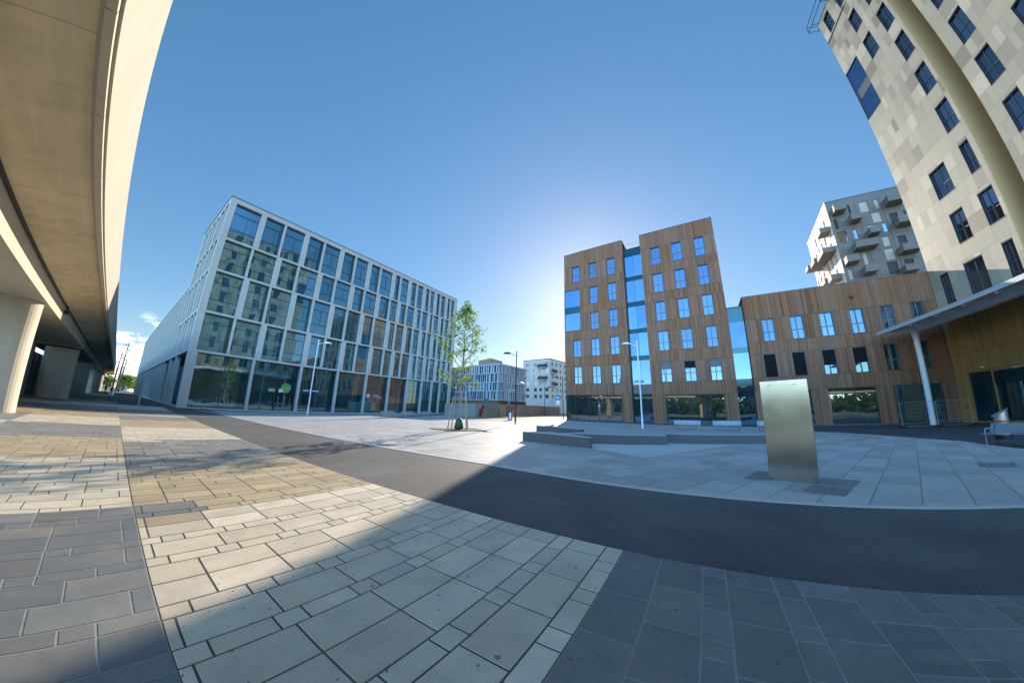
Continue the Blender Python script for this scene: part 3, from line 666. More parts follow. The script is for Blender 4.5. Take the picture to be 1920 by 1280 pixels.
def cladding(x0,x1,z0,z1,holes,yf,name,parent):
    b=MB(); PH=ST/3; r0=int(math.floor((z0-11.12)/PH)); z=11.12+r0*PH
    while z<z1-.01:
        za,zb=max(z,z0),min(z+PH,z1); x=x0
        cuts=[x0]; hx=sorted({h[0] for h in holes if h[2]<zb-.01 and h[3]>za+.01}|{h[1] for h in holes if h[2]<zb-.01 and h[3]>za+.01})
        pts=sorted([x0]+[q for q in hx if x0<q<x1]+[x1])
        for i in range(len(pts)-1):
            n_=max(1,round((pts[i+1]-pts[i])/random.choice((.75,1.05,1.2)))); 
            ws_=[random.uniform(.75,1.25) for _ in range(n_)]; t=sum(ws_); acc=pts[i]
            for q in ws_: acc+=q/t*(pts[i+1]-pts[i]); cuts.append(acc)
        for i in range(len(cuts)-1):
            a,c=cuts[i],cuts[i+1]; cx=(a+c)/2
            segs=[(za,zb)]
            for h in holes:
                if h[0]<cx<h[1]:
                    ns=[]
                    for s0,s1 in segs:
                        if h[3]<=s0 or h[2]>=s1: ns.append((s0,s1)); continue
                        if h[2]>s0: ns.append((s0,h[2]))
                        if h[3]<s1: ns.append((h[3],s1))
                    segs=ns
            for s0,s1 in segs:
                if s1-s0<.03: continue
                p=random.choices(PAL,(5,4,2.2,2.4,1.3,4))[0]; k=random.uniform(.95,1.05); b.cur=tuple(v*k for v in p)
                y=yf-random.uniform(0,.003); gp=.006
                b.quad((a+gp,y,s0+gp),(c-gp,y,s0+gp),(c-gp,y,s1-gp),(a+gp,y,s1-gp))
        z+=PH
    return b.build(name,M_pan,parent)
cladding(0,NW,TB,TTOP,wh+[bay],-.03,'cladding',tow)
M_jt=plain('panel_joint',(.16,.14,.11),.8)
b=MB().wall(0,NW,TB,TTOP,wh+[bay],y=-.012,depth=.3); b.quad((0,0,TB),(0,0,35.14),(0,12,35.14),(0,12,TB)); b.quad((0,0,43.),(0,0,TTOP),(0,12,TTOP),(0,12,43.)); b.quad((0,2.6,35.14),(0,2.6,43.),(0,12,43.),(0,12,35.14)); b.build('wall',M_jt,tow)
SX=NW+2.1
MB().box(NW-.004,NW+.05,-.028,2.5,TB,TTOP).build('return_wall',M_gold,tow); MB().box(NW+.05,SX,2.4,2.6,TB,TTOP).build('slot_wall',M_gold,tow)
wwin=[(a,b_,z0,z1) for a,b_ in ((13.07,14.68),(17.6,19.2),(22.1,23.7)) for z0,z1 in wz]
cladding(SX,28,TB,TTOP,wwin,-.03,'cladding',tow)
b=MB().wall(SX,28,TB,TTOP,wwin,y=-.012,depth=.3); b.quad((28,0,0),(28,14,0),(28,14,TTOP),(28,0,TTOP)); b.quad((SX,-.012,TB),(SX,2.4,TB),(SX,2.4,TTOP),(SX,-.012,TTOP)); b.quad((0,12,0),(0,12,TTOP),(28,14,TTOP),(28,14,0)); b.build('wall',M_jt,tow)
MB().box(-.05,NW+.1,-.06,12.1,TTOP,TTOP+.12).build('roof_edge',M_cap,tow)
MB().box(SX,28,-.06,14,TTOP,TTOP+.12).build('roof_edge',M_cap,tow)
MB().box(-.04,5.0,-.1,-.02,49.55,49.66).build('ledge',M_dark,tow)
M_purple=plain('window_frame_dark',(.055,.05,.07),.45,.4)
for a,b_,z0,z1 in wh: crosswindow(tow,a,b_,z0,z1,y=.16,mat=M_cap,gl=G_tow,dark=M_purple)
for a,b_,z0,z1 in wwin:
    wn=crosswindow(tow,a,b_,z0,z1,y=.16,mat=M_cap,gl=G_tow,dark=M_purple); pass
o=MB().box(.02,2.78,.06,.2,38.22,39.56).build('bay_glazing',M_cap,tow)
for z0,z1 in ((35.18,38.22),(39.56,42.95)):
    p=MB(); p.box(.05,2.76,.08,.11,z0,z1); p.box(.05,.08,.11,2.55,z0,z1); p.build('pane',G_wood,o)
MB().box(-.03,2.84,-.04,.25,35.04,35.14).build('sill',M_dark,o); MB().box(-.03,2.84,-.03,.25,43.0,43.08).build('head_trim',M_dark,o)
# roof-corner railing
rr=MB()
for z in (TTOP+.15,TTOP+1.25): rr.tube([(8,-.9,z),(-.9,-.9,z),(-.9,5,z)],.05,6)
for p in ((8,-.9),(3.5,-.9),(-.9,-.9),(-.9,5)): rr.tube([(p[0],p[1],TTOP-.2),(p[0],p[1],TTOP+1.25)],.05,6)
for x in (0.3,3.5,7.8): rr.tube([(x,-.9,TTOP+.05),(x,.1,TTOP+.05)],.05,6)
rr.tube([(-.9,.3,TTOP+.05),(.1,.3,TTOP+.05)],.05,6); rr.build('roof_rail',M_dark,tow)
# timber base with the entrance hall
hh=[(1.42,3.85,.15,4.42),(3.95,9.5,.15,4.36)]
b=MB().wall(0,NW+16,0,TB+.1,hh,y=-.035); b.quad((0,-.035,0),(0,-.035,TB+.1),(0,3,TB+.1),(0,3,0)); b.build('board_base',M_woodhall,tow)
shopfront(tow,1.44,3.83,.15,4.4,(),gl=G_offdark)
o=shopfront(tow,3.97,9.48,.15,4.34,(5.2,7.0),gl=G_offdark); MB().box(4.05,9.4,-.06,-.03,3.25,4.2).build('fascia_panel',G_span,o)
MB().box(3.1,3.4,-.2,-.125,4.72,4.82).build('wall_light',M_signw,tow)

# entrance canopy
can=thing('entrance_canopy','white entrance canopy with a blue grey edge carried on one white column','canopy',TXY(0,0),frame(TA))
b=MB(); X0,X1=.9,26
b.extr_x([(-6.9,8.62),(-6.9,8.84),(-.1,10.15),(-.1,9.8),(-2.8,9.2)],X0,X1); b.build('roof_slab',M_whitepaint,can)
MB().extr_x([(-6.91,8.58),(-6.99,8.58),(-6.99,8.9),(-6.91,8.9)],X0-.03,X1).build('edge_trim',plain('canopy_edge',(.62,.68,.72),.4,.4,.05),can)
x=2.1
while x<X1:
    MB().extr_x([(-6.7,8.48),(-6.7,8.66),(-4.3,9.1),(-4.3,8.8)],x,x+.2).build('rib',M_whitepaint,can); x+=2.7
MB().extr_x([(-4.35,8.5),(-4.35,9.08),(-3.85,9.15),(-3.85,8.5)],X0+.5,X1).build('edge_beam',M_whitepaint,can)
MB().lathe([(.24,0),(.24,8.0),(.3,8.2),(.3,8.6)],20,1.69,-4.1).build('column',M_whitepaint,can,smooth=False)

# ------------------------------------------------------------------ viaduct
VA=-57.49
via=thing('viaduct','long raised concrete viaduct with a smooth sunlit parapet running along the left side','viaduct',(0,0,0),frame(VA))
va0,va1=-70,185
M_beam=concrete('girder_concrete',(.43,.385,.30),.2,boards=True,seam=7.4)
MB().extr_x([(1.66,6.38),(3.35,5.96),(8.0,5.96),(9.6,6.36),(9.6,6.75),(1.66,6.75)],va0,va1).build('deck_slab',M_conc,via)
MB().extr_x([(3.33,5.1),(3.33,5.955),(8.02,5.955),(8.02,5.1)],va0,va1).build('girder',M_beam,via)
for nm,pr in (('parapet',[(1.38,6.36),(1.66,6.36),(1.66,8.87),(1.38,8.87)]),('parapet',[(9.9,6.36),(9.62,6.36),(9.62,8.87),(9.88,8.87)])):
    MB().extr_x(pr,va0,va1).build(nm,M_conc_face,via)
e=MB(); x=va0
while x<va1: e.box(x+.012,x+2.588,1.43,1.57,6.27,6.357); x+=2.6
e.build('drip_edge',M_beam,via)
MB().box(va0,va1,3.22,3.325,5.93,5.99).build('joint_strip',M_dark,via)
def stadium(cx,y0,y1,r,n=14):
    p=[]
    for i in range(n+1): t=math.pi*i/n; p.append((cx+r*math.cos(t),y1-r+r*math.sin(t)))
    for i in range(n+1): t=math.pi+math.pi*i/n; p.append((cx+r*math.cos(t),y0+r+r*math.sin(t)))
    return p
for k,x in enumerate((24.0,48.6,73.,97.5,122.,146.5,-.6,-25,-49)):
    MB().prism(stadium(x,3.5,6.1,.62),0,4.82 if k else 5.09).build('pier',M_pier,via)
    if k:
        MB().box(x-.9,x+.9,3.45,8,4.97,5.095).build('crosshead',M_pier,via); MB().box(x-.2,x+.2,3.9,4.3,4.82,4.97).build('bearing',M_dark,via); MB().box(x-.2,x+.2,5.1,5.5,4.82,4.97).build('bearing',M_dark,via)
    MB().prism(stadium(x+1.,6.9,8.6,.62),0,5.0).build('pier',M_pier,via)
b=MB(); b.box(29.,29.14,3.05,3.3,5.5,5.72); b.tube([(29.07,3.18,5.72),(29.07,3.18,5.98)],.03,6); b.build('camera_bracket',M_dark,via)
uw=thing('underpass_wall','dark concrete wall of rooms built in beneath the far viaduct','wall',(0,0,0),frame(VA))
MB().box(28,84,9.0,9.3,0,5.0).build('wall_slab',plain('stained_concrete',(.17,.175,.165),.8,0,.3,.6),uw)
m=MB(); 
for i in range(12): m.box(29.5+i*4.4,29.62+i*4.4,8.95,8.998,0,4.9)
m.build('pilaster',M_dark,uw)
rw=thing('lit_rear_wall','cream panelled wall catching the sun beyond the far end of the viaduct shade','wall',(0,0,0),frame(VA))
MB().box(104,160,3.9,4.2,0,4.7).build('wall_slab',concrete('cream_wall',(.5,.44,.33),.1,seam=3.),rw)

# ------------------------------------------------------------------ street furniture
def bench(name,label,loc,rz,length=1.8,group='grey benches around the plaza'):
    t=thing(name,label,'bench',loc,rz,group); h=length/2
    MB().box(-h,h,-.29,.17,.425,.452).build('seat',M_bench,t,bevel=.006)
    m=MB(); m.quad((-h+.05,.19,.47),(h-.05,.19,.47),(h-.05,.30,.83),(-h+.05,.30,.83)); m.quad((h-.05,.212,.47),(-h+.05,.212,.47),(-h+.05,.322,.83),(h-.05,.322,.83))
    m.quad((-h+.05,.30,.83),(h-.05,.30,.83),(h-.05,.322,.83),(-h+.05,.322,.83)); m.quad((-h+.05,.19,.47),(-h+.05,.30,.83),(-h+.05,.322,.83),(-h+.05,.212,.47)); m.quad((h-.05,.19,.47),(h-.05,.212,.47),(h-.05,.322,.83),(h-.05,.30,.83))
    m.build('backrest',M_bench,t)
    for x in (-h+.22,h-.22):
        MB().tube([(x,-.25,0),(x,-.25,.6),(x,-.22,.64),(x,.12,.64),(x,.2,.6)],.018,8).build('armrest',M_steel,t)
        MB().tube([(x,.34,0),(x,.2,.42),(x,.29,.78)],.02,8).build('leg',M_dark,t)
    return t
# benches: local -y is the sitter's front
def bp(a,b): a=Vector((*a,0)); b=Vector((*b,0)); return (a+b)/2,(b-a)
c,d=bp((13.09,22.9),(14.59,22.16)); rzh=frame(HA)
bench('park_bench','grey metal bench nearest the tall white lamp in front of the wood clad block',(15.8,26.35,0),rzh,2.25)
bench('park_bench','grey metal bench between two others before the wide shop window of the wood clad block',(18.55,24.9,0),rzh,2.25)
bench('park_bench','grey metal bench half hidden behind the upright metal slab',(21.2,22.95,0),rzh,2.25)
rzo=frame(OA)
bench('park_bench','leftmost of the three benches along the office shop windows',(-14.5,35.65,0),rzo,2.)
bench('park_bench','middle one of the three benches along the office shop windows',(-12.65,37.4,0),rzo,2.)
bench('park_bench','rightmost of the three benches along the office windows, nearest the young tree',(-11.05,39.85,0),rzo,2.)
nb=bench('park_bench','large grey bench at the right edge in front of the slanted steel bin',(18.82,8.1,0),frame(194),2.3)

bn=thing('litter_bin','steel cylinder litter bin with slanted lid and orange band behind the right bench','bin',(22.0,9.9,0),frame(156))
MB().lathe([(.30,0),(.30,.2)],28).build('base',M_dark,bn)
b=MB(); n=28; pts0=[]; pts1=[]
for i in range(n):
    t=2*math.pi*i/n; x=.27*math.cos(t); y=.27*math.sin(t); pts0.append((x,y,.2)); pts1.append((x,y,1.16+.16*(x+y*.35)/.27))
for i in range(n): j=(i+1)%n; b.quad(pts0[i],pts0[j],pts1[j],pts1[i])
b.quad(*pts0[::-1]); b.quad(*pts1); M_brush=plain('brushed_steel',(.62,.63,.66),.28,.9,.06); b.build('drum',M_brush,bn)
b=MB(); lo=[(p[0]*1.18-.02,p[1]*1.18,p[2]+.0) for p in pts1]; hi=[(p[0],p[1],p[2]+.03) for p in lo]; b.quad(*lo[::-1]); b.quad(*hi)
for i in range(n): j=(i+1)%n; b.quad(lo[i],lo[j],hi[j],hi[i])
b.build('lid',M_brush,bn); M_or=plain('orange_enamel',(.52,.12,.025),.4); MB().lathe([(.272,.76),(.30,.765),(.30,.84),(.272,.845)],28).build('band',M_or,bn)

# upright steel stele
a=Vector((6.21,6.99,0)); b_=Vector((6.81,6.22,0)); az_=math.degrees(math.atan2((b_-a).x,(b_-a).y))
mo=thing('steel_stele','tall plain brushed metal slab standing alone on the shaded plaza','stele',tuple((a+b_)/2),frame(az_))
def brushed():
    m,nt,b=newmat('brushed_bronze_steel'); tc=N(nt,'ShaderNodeTexCoord').outputs['Object']
    f=noise(nt,scaled(nt,tc,260,260,1.2),1.,3,.7); L(nt,ramp(nt,f,[(.3,(.37,.335,.28)),(.7,(.46,.42,.36))]),b.inputs['Base Color']); b.inputs['Metallic'].default_value=.95
    g_=noise(nt,tc,2.2,4); L(nt,ramp(nt,g_,[(.3,.13),(.7,.19)]),b.inputs['Roughness']); bump(nt,b,f,.05,.002); return m
MB().box(-.485,.485,0,.12,.01,2.33).build('panel',brushed(),mo,bevel=.004)
MB().box(-.46,.46,.005,.115,0.0,.012).build('foot_plate',M_dark,mo)
for x in (-.3,.22): MB().box(x-.05,x+.05,-.004,.0,2.21,2.225).build('slot',M_steel,mo)

# concrete seat walls
def seatwall(label,poly,h=.46):
    t=thing('seat_wall',label,'seat wall',(poly[0][0],poly[0][1],0),0,'low concrete seat walls on the plaza')
    P=[(p[0]-poly[0][0],p[1]-poly[0][1]) for p in poly]
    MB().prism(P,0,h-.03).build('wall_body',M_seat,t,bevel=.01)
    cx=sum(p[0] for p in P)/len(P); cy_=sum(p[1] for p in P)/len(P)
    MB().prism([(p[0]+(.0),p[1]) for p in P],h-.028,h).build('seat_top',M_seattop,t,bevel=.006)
    return t
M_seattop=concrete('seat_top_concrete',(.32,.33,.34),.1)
seatwall('wedge shaped concrete seat wall with its tip toward the sunlit paving',[(.64,15.05),(1.95,15.36),(2.55,14.83),(3.56,13.04),(3.45,12.94)])
mw=seatwall('long dark concrete seat wall between the wedge and the right hand wall',[(2.68,14.86),(7.6,14.5),(7.8,15.05),(5.17,15.8),(4.26,16.06)])
seatwall('concrete seat wall that runs behind the upright metal slab',[(8.1,15.75),(9.3,15.1),(12.85,14.4),(13.0,14.9),(10.5,16.2)])
seatwall('short concrete seat wall farthest back, toward the glass corner of the wood clad block',[(1.81,20.64),(4.18,18.14),(4.56,18.46),(2.6,20.92)])

# lamps
def pole_lamp(label,loc,h,mat,arm_az,sign=None,low=False):
    t=thing('street_lamp',label,'street lamp',loc,0,None)
    MB().tube([(0,0,0),(0,0,h)],[.075,.05],12).build('pole',mat,t)
    MB().tube([(0,0,0),(0,0,.9)],.085,12).build('pole_base',mat,t)
    a=bearing(arm_az)
    if low is not None:
        m=MB(); m.tube([(0,0,h-.55),tuple(a*.5+Vector((0,0,h-.33))),tuple(a*.8+Vector((0,0,h-.25)))],.03,8); m.build('arm',mat,t)
        hd=MB(); p=a*1.05+Vector((0,0,h-.28)); n_=12
        prof=[]
        for i in range(n_): u=2*math.pi*i/n_; prof.append((u,))
        sx=Vector((-a.y,a.x,0))
        top=[];bot=[]
        for i in range(n_):
            u=2*math.pi*i/n_; q=p+a*(.42*math.cos(u))+sx*(.19*math.sin(u)); bot.append(tuple(q+Vector((0,0,-.05)))); top.append(tuple(p+a*(.3*math.cos(u)-.06)+sx*(.12*math.sin(u))+Vector((0,0,.12))))
        hd.quad(*bot[::-1]); hd.quad(*top)
        for i in range(n_): j=(i+1)%n_; hd.quad(bot[i],bot[j],top[j],top[i])
        hd.build('lamp_head',mat,t)
    return t
bl=pole_lamp('tall dark lamp post with a hooked head at the sunlit plaza edge by the tree',(.54,29.85,0),7.37,M_dark,-92)
a=bearing(88); m=MB(); m.tube([tuple(a*.05+Vector((0,0,3.9))),tuple(a*.5+Vector((0,0,4.08))),tuple(a*.85+Vector((0,0,3.95)))],[.03,.09,.05],8); m.build('low_lamp_head',M_steel,bl)
wl=pole_lamp('slender pale lamp post with blue street plates before the office windows',(-23.12,33.47,0),8.85,M_whitepaint,62)
def plates(parent,z,mat,az1,ln=.62):
    a=bearing(az1)
    for sg_ in (1,-1):
        m=MB(); m.box(.09,.09+ln,-.012,.012,-.11,.11); o=m.build('name_plate',mat,parent); o.location=(0,0,z); o.rotation_euler=(0,0,frame(az1)+(0 if sg_>0 else R(180)))
        MB().box(.16,.09+ln-.07,-.016,-.0125,-.03,.035).build('plate_line',M_signw,o); MB().box(.16,.09+ln-.07,.0125,.016,-.03,.035).build('plate_line',M_signw,o)
M_plate=plain('plate_blue',(.02,.05,.16),.4)
plates(wl,2.78,M_plate,54,.75)
rl_=pole_lamp('pale lamp post in front of the glass slot of the wood clad block',(12.48,28.13,0),8.45,M_whitepaint,-75)
plates(rl_,4.4,plain('plate_dark',(.03,.045,.07),.5),115,.3)
f1=pole_lamp('dark lamp post far down the street beside the bus stop sign',(8.85,49.5,0),7.05,M_dark,-90)
f2=pole_lamp('small dark lamp post behind the hoarding before the pale flats',(7.32,62.6,0),6.3,M_dark,75)
f3=pole_lamp('thin grey lamp post rising behind the brown hoarding near the litter post',(-.28,55,0),5.0,M_steel,70)

# bus stop sign
bs=thing('bus_stop_sign','blue bus stop plate with white card on a thin post down the street','sign',(5.87,36.4,0),frame(95))
MB().tube([(0,0,0),(0,0,3.25)],.03,8).build('post',M_dark,bs); MB().box(-.25,.25,-.07,-.035,2.62,3.2).build('blue_plate',plain('bus_blue',(.02,.10,.42),.4),bs)
m=MB(); m.box(-.15,.15,-.08,-.072,2.85,3.0); m.box(-.15,.15,-.08,-.072,2.78,2.82); m.build('bus_symbol',M_signw,bs); MB().box(-.2,.2,-.06,-.035,2.05,2.6).build('timetable_card',M_signw,bs)
bb=thing('litter_post','slim dark litter bin with a pale poster on the sunlit pavement','bin',(0.02,38.3,0),frame(95))
MB().box(-.24,.24,-.2,.2,0,1.0).build('body',M_anth,bb); MB().box(-.27,.27,-.22,.22,1.0,1.2).build('lid',M_dark,bb); MB().box(-.1,.14,-.215,-.203,.12,.95).build('poster',M_signw,bb); MB().box(.245,.252,-.15,.15,.25,.95).build('orange_strip',M_or,bb)
bo=thing('bollard','short pale steel bollard at the office corner by the shaded road','bollard',(-37.21,26.06,0))
MB().tube([(0,0,0),(0,0,1.0)],.085,14).build('post',M_steel,bo); MB().lathe([(.095,1.0),(.095,1.06),(.03,1.09)],14).build('cap',M_steel,bo)

# construction fence in front of the wing
cf=thing('construction_fence','wire mesh construction fence panels around the white canopy column','fence',(31.9,20.7,0),frame(112))
fl=5.6
for i in range(2):
    x=i*2.85; m=MB(); m.tube([(x,0,.1),(x,0,2.05),(x+2.8,0,2.05),(x+2.8,0,.1),(x,0,.1)],.022,6)
    p=m.build('panel_frame',M_steel,cf); w_=MB()
    k=x+.2
    while k<x+2.8: w_.tube([(k,0,.1),(k,0,2.05)],.0028,4,False); k+=.2
    k=.3
    while k<2.0: w_.tube([(x,0,k),(x+2.8,0,k)],.0028,4,False); k+=.3
    w_.build('wire_mesh',M_steel,p)
for x in (0,2.83,5.65): MB().box(x-.12,x+.12,-.35,.35,0,.13).build('foot_block',M_dark,cf)
MB().box(5.2,5.5,-.03,-.025,1.35,1.55).build('red_tag',plain('red_tag',(.5,.04,.03),.5),cf)

# ------------------------------------------------------------------ the young tree
def leaves(centres,n,size,spread,seed,tintf=None):
    rnd=random.Random(seed); b=MB()
    for i in range(n):
        c=rnd.choice(centres); p=Vector(c[:3])+Vector((rnd.gauss(0,1)*c[3],rnd.gauss(0,1)*c[3],rnd.gauss(0,1)*c[3]*spread))
        nn=Vector((rnd.gauss(0,1),rnd.gauss(0,1),rnd.gauss(0,1)+.5)).normalized(); e=nn.orthogonal().normalized(); e.rotate(Matrix.Rotation(rnd.uniform(0,6.28),3,nn)); g=nn.cross(e); s=size*rnd.uniform(.6,1.25)
        k=rnd.random(); b.cur=(k,k,k)
        q=[p-e*s*.5,p-e*s*.12+g*s*.42,p+e*s*.15+g*s*.25+nn*s*.08,p+e*s*.62,p+e*s*.15-g*s*.25+nn*s*.08,p-e*s*.12-g*s*.42]
        b.quad(*[tuple(v) for v in q])
    return b
tr=thing('young_tree','slim young plane tree with a see through green crown tied inside wooden stakes','tree',(-3.67,21.4,0))
rnd=random.Random(5); b=MB(); axis=[(0,0,0),(.03,0,1.5),(-.02,.02,3.2),(.04,0,5.2),(.0,.03,7.2),(.08,0,9.0)]
b.tube(axis,[.095,.085,.075,.055,.035,.012],10); cents=[]
for i in range(46):
    z=2.95+6.0*(i/45)**.95; t=(z-2.95)/6.; L_=(.5+1.75*math.sin(math.pi*min(1,t*.98+.1))**.9)*rnd.uniform(.5,1.1)*(1-.2*t)*(1.12 if math.cos(i*2.4+2.6)>0 else .95)
    an=i*2.4+rnd.uniform(-.4,.4); d=Vector((math.cos(an),math.sin(an),0)); p0=Vector((.02,.01,z)); p1=p0+d*L_*.5+Vector((0,0,L_*.45)); p2=p0+d*L_+Vector((0,0,L_*rnd.uniform(.5,.95)))
    if z<3.6: p1=p0+d*L_*.5+Vector((0,0,.15)); p2=p0+d*L_*1.05+Vector((0,0,.28))
    r0=.028*(1-.5*t); b.tube([tuple(p0),tuple(p1),tuple(p2)],[r0,r0*.6,r0*.2],5)
    for q in range(3): 
        u=rnd.uniform(.45,1.05); c=p0.lerp(p2,u); cents.append((c.x+rnd.uniform(-.18,.18),c.y+rnd.uniform(-.18,.18),c.z+rnd.uniform(-.1,.2),rnd.uniform(.11,.21)))
for z in (9.0,9.25,9.5): cents.append((.08,0,z,.09))
b.build('trunk',M_bark,tr)
leaves(cents,2300,.16,1.0,11).build('crown',M_leaf,tr,fix=False)
stk=thing('tree_stakes','four slanting wooden stakes with a cross frame around the young tree','tree stakes',(-3.67,21.4,0))
tops=[(-.42,-.32),(.42,-.32),(.4,.36),(-.4,.36)]; feet=[(-.64,-.5),(.66,-.5),(.6,.55),(-.58,.55)]
for (tx,ty),(fx,fy) in zip(tops,feet): MB().tube([(fx,fy,0),(tx,ty,2.25)],.042,8).build('stake',M_stake,stk)
for i in range(4):
    p,q=tops[i],tops[(i+1)%4]; MB().tube([(p[0],p[1],2.17),(q[0],q[1],2.17)],.035,6).build('crossbar',M_stake,stk)
wb=MB().lathe([(.2,0),(.30,.1),(.29,.4),(.2,.66),(.13,.76)],14); o=wb.build('watering_bag',M_bag,smooth=True); o.location=(-3.62,21.32,.013); tag(o,'dark green watering bag wrapped round the foot of the young tree','watering bag')
for p in (o,):
    for v in o.data.vertices: v.co.x*=1+.12*math.sin(v.co.z*14+v.co.y*9); v.co.y*=1+.1*math.cos(v.co.z*11+v.co.x*8)
pe=MB(); pp=[(-5.7,21.4),(-3.97,19.7),(-1.5,20.25),(-2.85,22.4)]
for i in range(4):
    a=Vector((*pp[i],0)); c_=Vector((*pp[(i+1)%4],0)); nn=(c_-a).cross(Vector((0,0,1))).normalized()*.02
    pe.prism([tuple((a+nn)[:2]),tuple((c_+nn)[:2]),tuple((c_-nn)[:2]),tuple((a-nn)[:2])],0,.035)
tag(pe.build('pit_edging',M_dark),kind='structure')

# ------------------------------------------------------------------ hoarding along the street
hd=thing('hoarding','brown site hoarding with faded red painted shapes below the slatted building','fence',(0,0,0))
HPTS=[(-10.9,49.3),(-5.19,44.43),(1.01,50.4),(3.68,56.45),(7.23,64.56),(13.08,76.95)]
M_board=tinted('hoarding_board',.75,.14,1.2,12,.05)
BR=[(.29,.205,.135),(.30,.22,.15),(.26,.19,.13),(.20,.165,.14),(.28,.20,.13)]
for i in range(len(HPTS)-1):
    a=Vector((*HPTS[i],0)); c_=Vector((*HPTS[i+1],0)); ln=(c_-a).length; k=int(ln/2.4)+1
    d=(c_-a).normalized(); nn=d.cross(Vector((0,0,1)))
    m=MB()
    for j in range(k):
        p=a+d*(ln*j/k); q=a+d*(ln*(j+1)/k-.02); cb=(.27,.27,.255) if i==0 else (random.choice(BR) if i<2 else random.choice(((.25,.19,.14),(.2,.165,.15),(.29,.21,.13)))); m.cur=tuple(v*random.uniform(.93,1.07) for v in cb)
        m.prism([tuple(p[:2]),tuple(q[:2]),tuple((q-nn*.06)[:2]),tuple((p-nn*.06)[:2])],.05,2.02+(.03 if j%2 else 0))
    m.build('board_panel',M_board,hd)
# faded paint on the second run of boards
a=Vector((-5.19,44.43,0)); c_=Vector((1.01,50.4,0)); d=(c_-a).normalized(); gr=thing('painted_figures','dark red and green painted shapes along the brown hoarding','mural',tuple(a+d.cross(Vector((0,0,1)))*.012),math.atan2(d.y,d.x)); gr.scale=(.835,1,1)
M_red=plain('faded_red',(.17,.03,.025),.8,0,.25,5); M_grn=plain('faded_green',(.17,.16,.09),.8,0,.2,4); M_blu=plain('faded_blue',(.10,.12,.15),.8,0,.2,4)
def flat(pts,mat): 
    b=MB(); b.extr_x([(0,0)]*3,0,0) if 0 else None
    n=len(pts); b.v=[(p[0],-.008,p[1]) for p in pts]+[(p[0],0.,p[1]) for p in pts]; b.f=[tuple(range(n)),tuple(range(2*n-1,n-1,-1))]+[(i,i+n,(i+1)%n+n,(i+1)%n) for i in range(n)]; b.c=[None]*len(b.f)
    return b.build('painted_shape',mat,gr)
flat([(.75,.15),(1.5,.15),(1.7,1.2),(1.95,1.45),(1.9,1.85),(1.4,1.85),(1.3,1.35),(1.2,1.3),(.8,1.3)],M_red)
flat([(1.7,.6),(1.8,.5),(2.4,1.1),(2.5,1.6),(2.3,1.9),(2.15,1.6),(2.2,1.2)],M_grn)
flat([(3.5,1.3),(3.62,.95),(3.66,1.6)],M_red); flat([(5.45,.2),(5.8,.2),(5.7,1.0),(5.62,1.8)],M_red)
flat([(7.5,.2),(7.9,.2),(7.8,1.85),(7.6,1.85)],M_red); flat([(8.2,.9),(8.5,.8),(8.45,1.85),(8.1,1.85)],M_red); flat([(8.75,.75),(9.1,.65),(9.4,1.85),(9.0,1.85)],M_red); flat([(9.6,.6),(10.6,.5),(10.65,.6),(9.65,.72)],M_blu)
bp_=MB().box(-.6,.6,-.02,.02,-.28,.28); o=bp_.build('blue_panel',plain('panel_blue',(.05,.22,.36),.5)); o.location=(-4.0,47.6,2.6); o.rotation_euler=(0,0,frame(28)); tag(o,'small blue panel above the left end of the brown hoarding','sign')
ps=MB().tube([(0,0,-2.65),(0,0,-.28)],.03,6); ps.build('post',M_dark,o)

# slatted building behind the hoarding
SP=Vector((-2.52,58.95,0)); sb=thing('slatted_building','four storey building wrapped in blue grey vertical slats behind the brown hoarding','building',SP,frame(36))
M_slat=plain('slat_blue_grey',(.40,.46,.52),.6,0,.1); M_gap=plain('dark_window_band',(.07,.085,.095),.5,0,.3,1.5); M_brown=plain('brown_boards',(.2,.14,.09),.8,0,.2,2)  # dark wall tone that shows between the slats
LB=26.;RB=10.4
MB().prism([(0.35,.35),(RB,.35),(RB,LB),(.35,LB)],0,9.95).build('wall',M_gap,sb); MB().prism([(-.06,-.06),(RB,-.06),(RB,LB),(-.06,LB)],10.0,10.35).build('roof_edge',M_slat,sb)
MB().prism([(.1,.1),(RB-.1,.1),(RB-.1,LB-.1),(.1,LB-.1)],0,2.8).build('ground_floor',M_brown,sb)
bw=MB(); 
for i in range(22): bw.box(.9+i*.45,1.15+i*.45,.06,.098,2.05,2.75)
bw.build('ground_window',M_dark,sb)
zl=[2.95,4.74,6.52,8.34,10.05]
for z in zl[:-1]: m=MB(); m.box(-.12,RB,-.12,.34,z-.1,z+.08); m.box(-.12,.34,.34,LB,z-.1,z+.08); m.build('slat_band',M_slat,sb)
rnd=random.Random(3)
for j in range(4):
    m=MB(); x=0.
    while x<RB: wd=rnd.choice((.12,.16,.26,.4)); m.box(x,x+wd,-.02,.04,zl[j]+.08,zl[j+1]-.1); x+=wd+rnd.uniform(.12,.36)
    x=.15
    while x<LB: wd=rnd.choice((.14,.2,.35,.6)); m.box(-.02,.04,x,x+wd,zl[j]+.08,zl[j+1]-.1); x+=wd+rnd.uniform(.16,.5)
    m.build('slats',M_slat,sb)
MB().prism([(8.9,14.1),(7.2,8.6),(13,9.3),(14.6,15)],0,13.2).build('rear_block',plain('ochre_render',(.33,.28,.2),.8),sb)
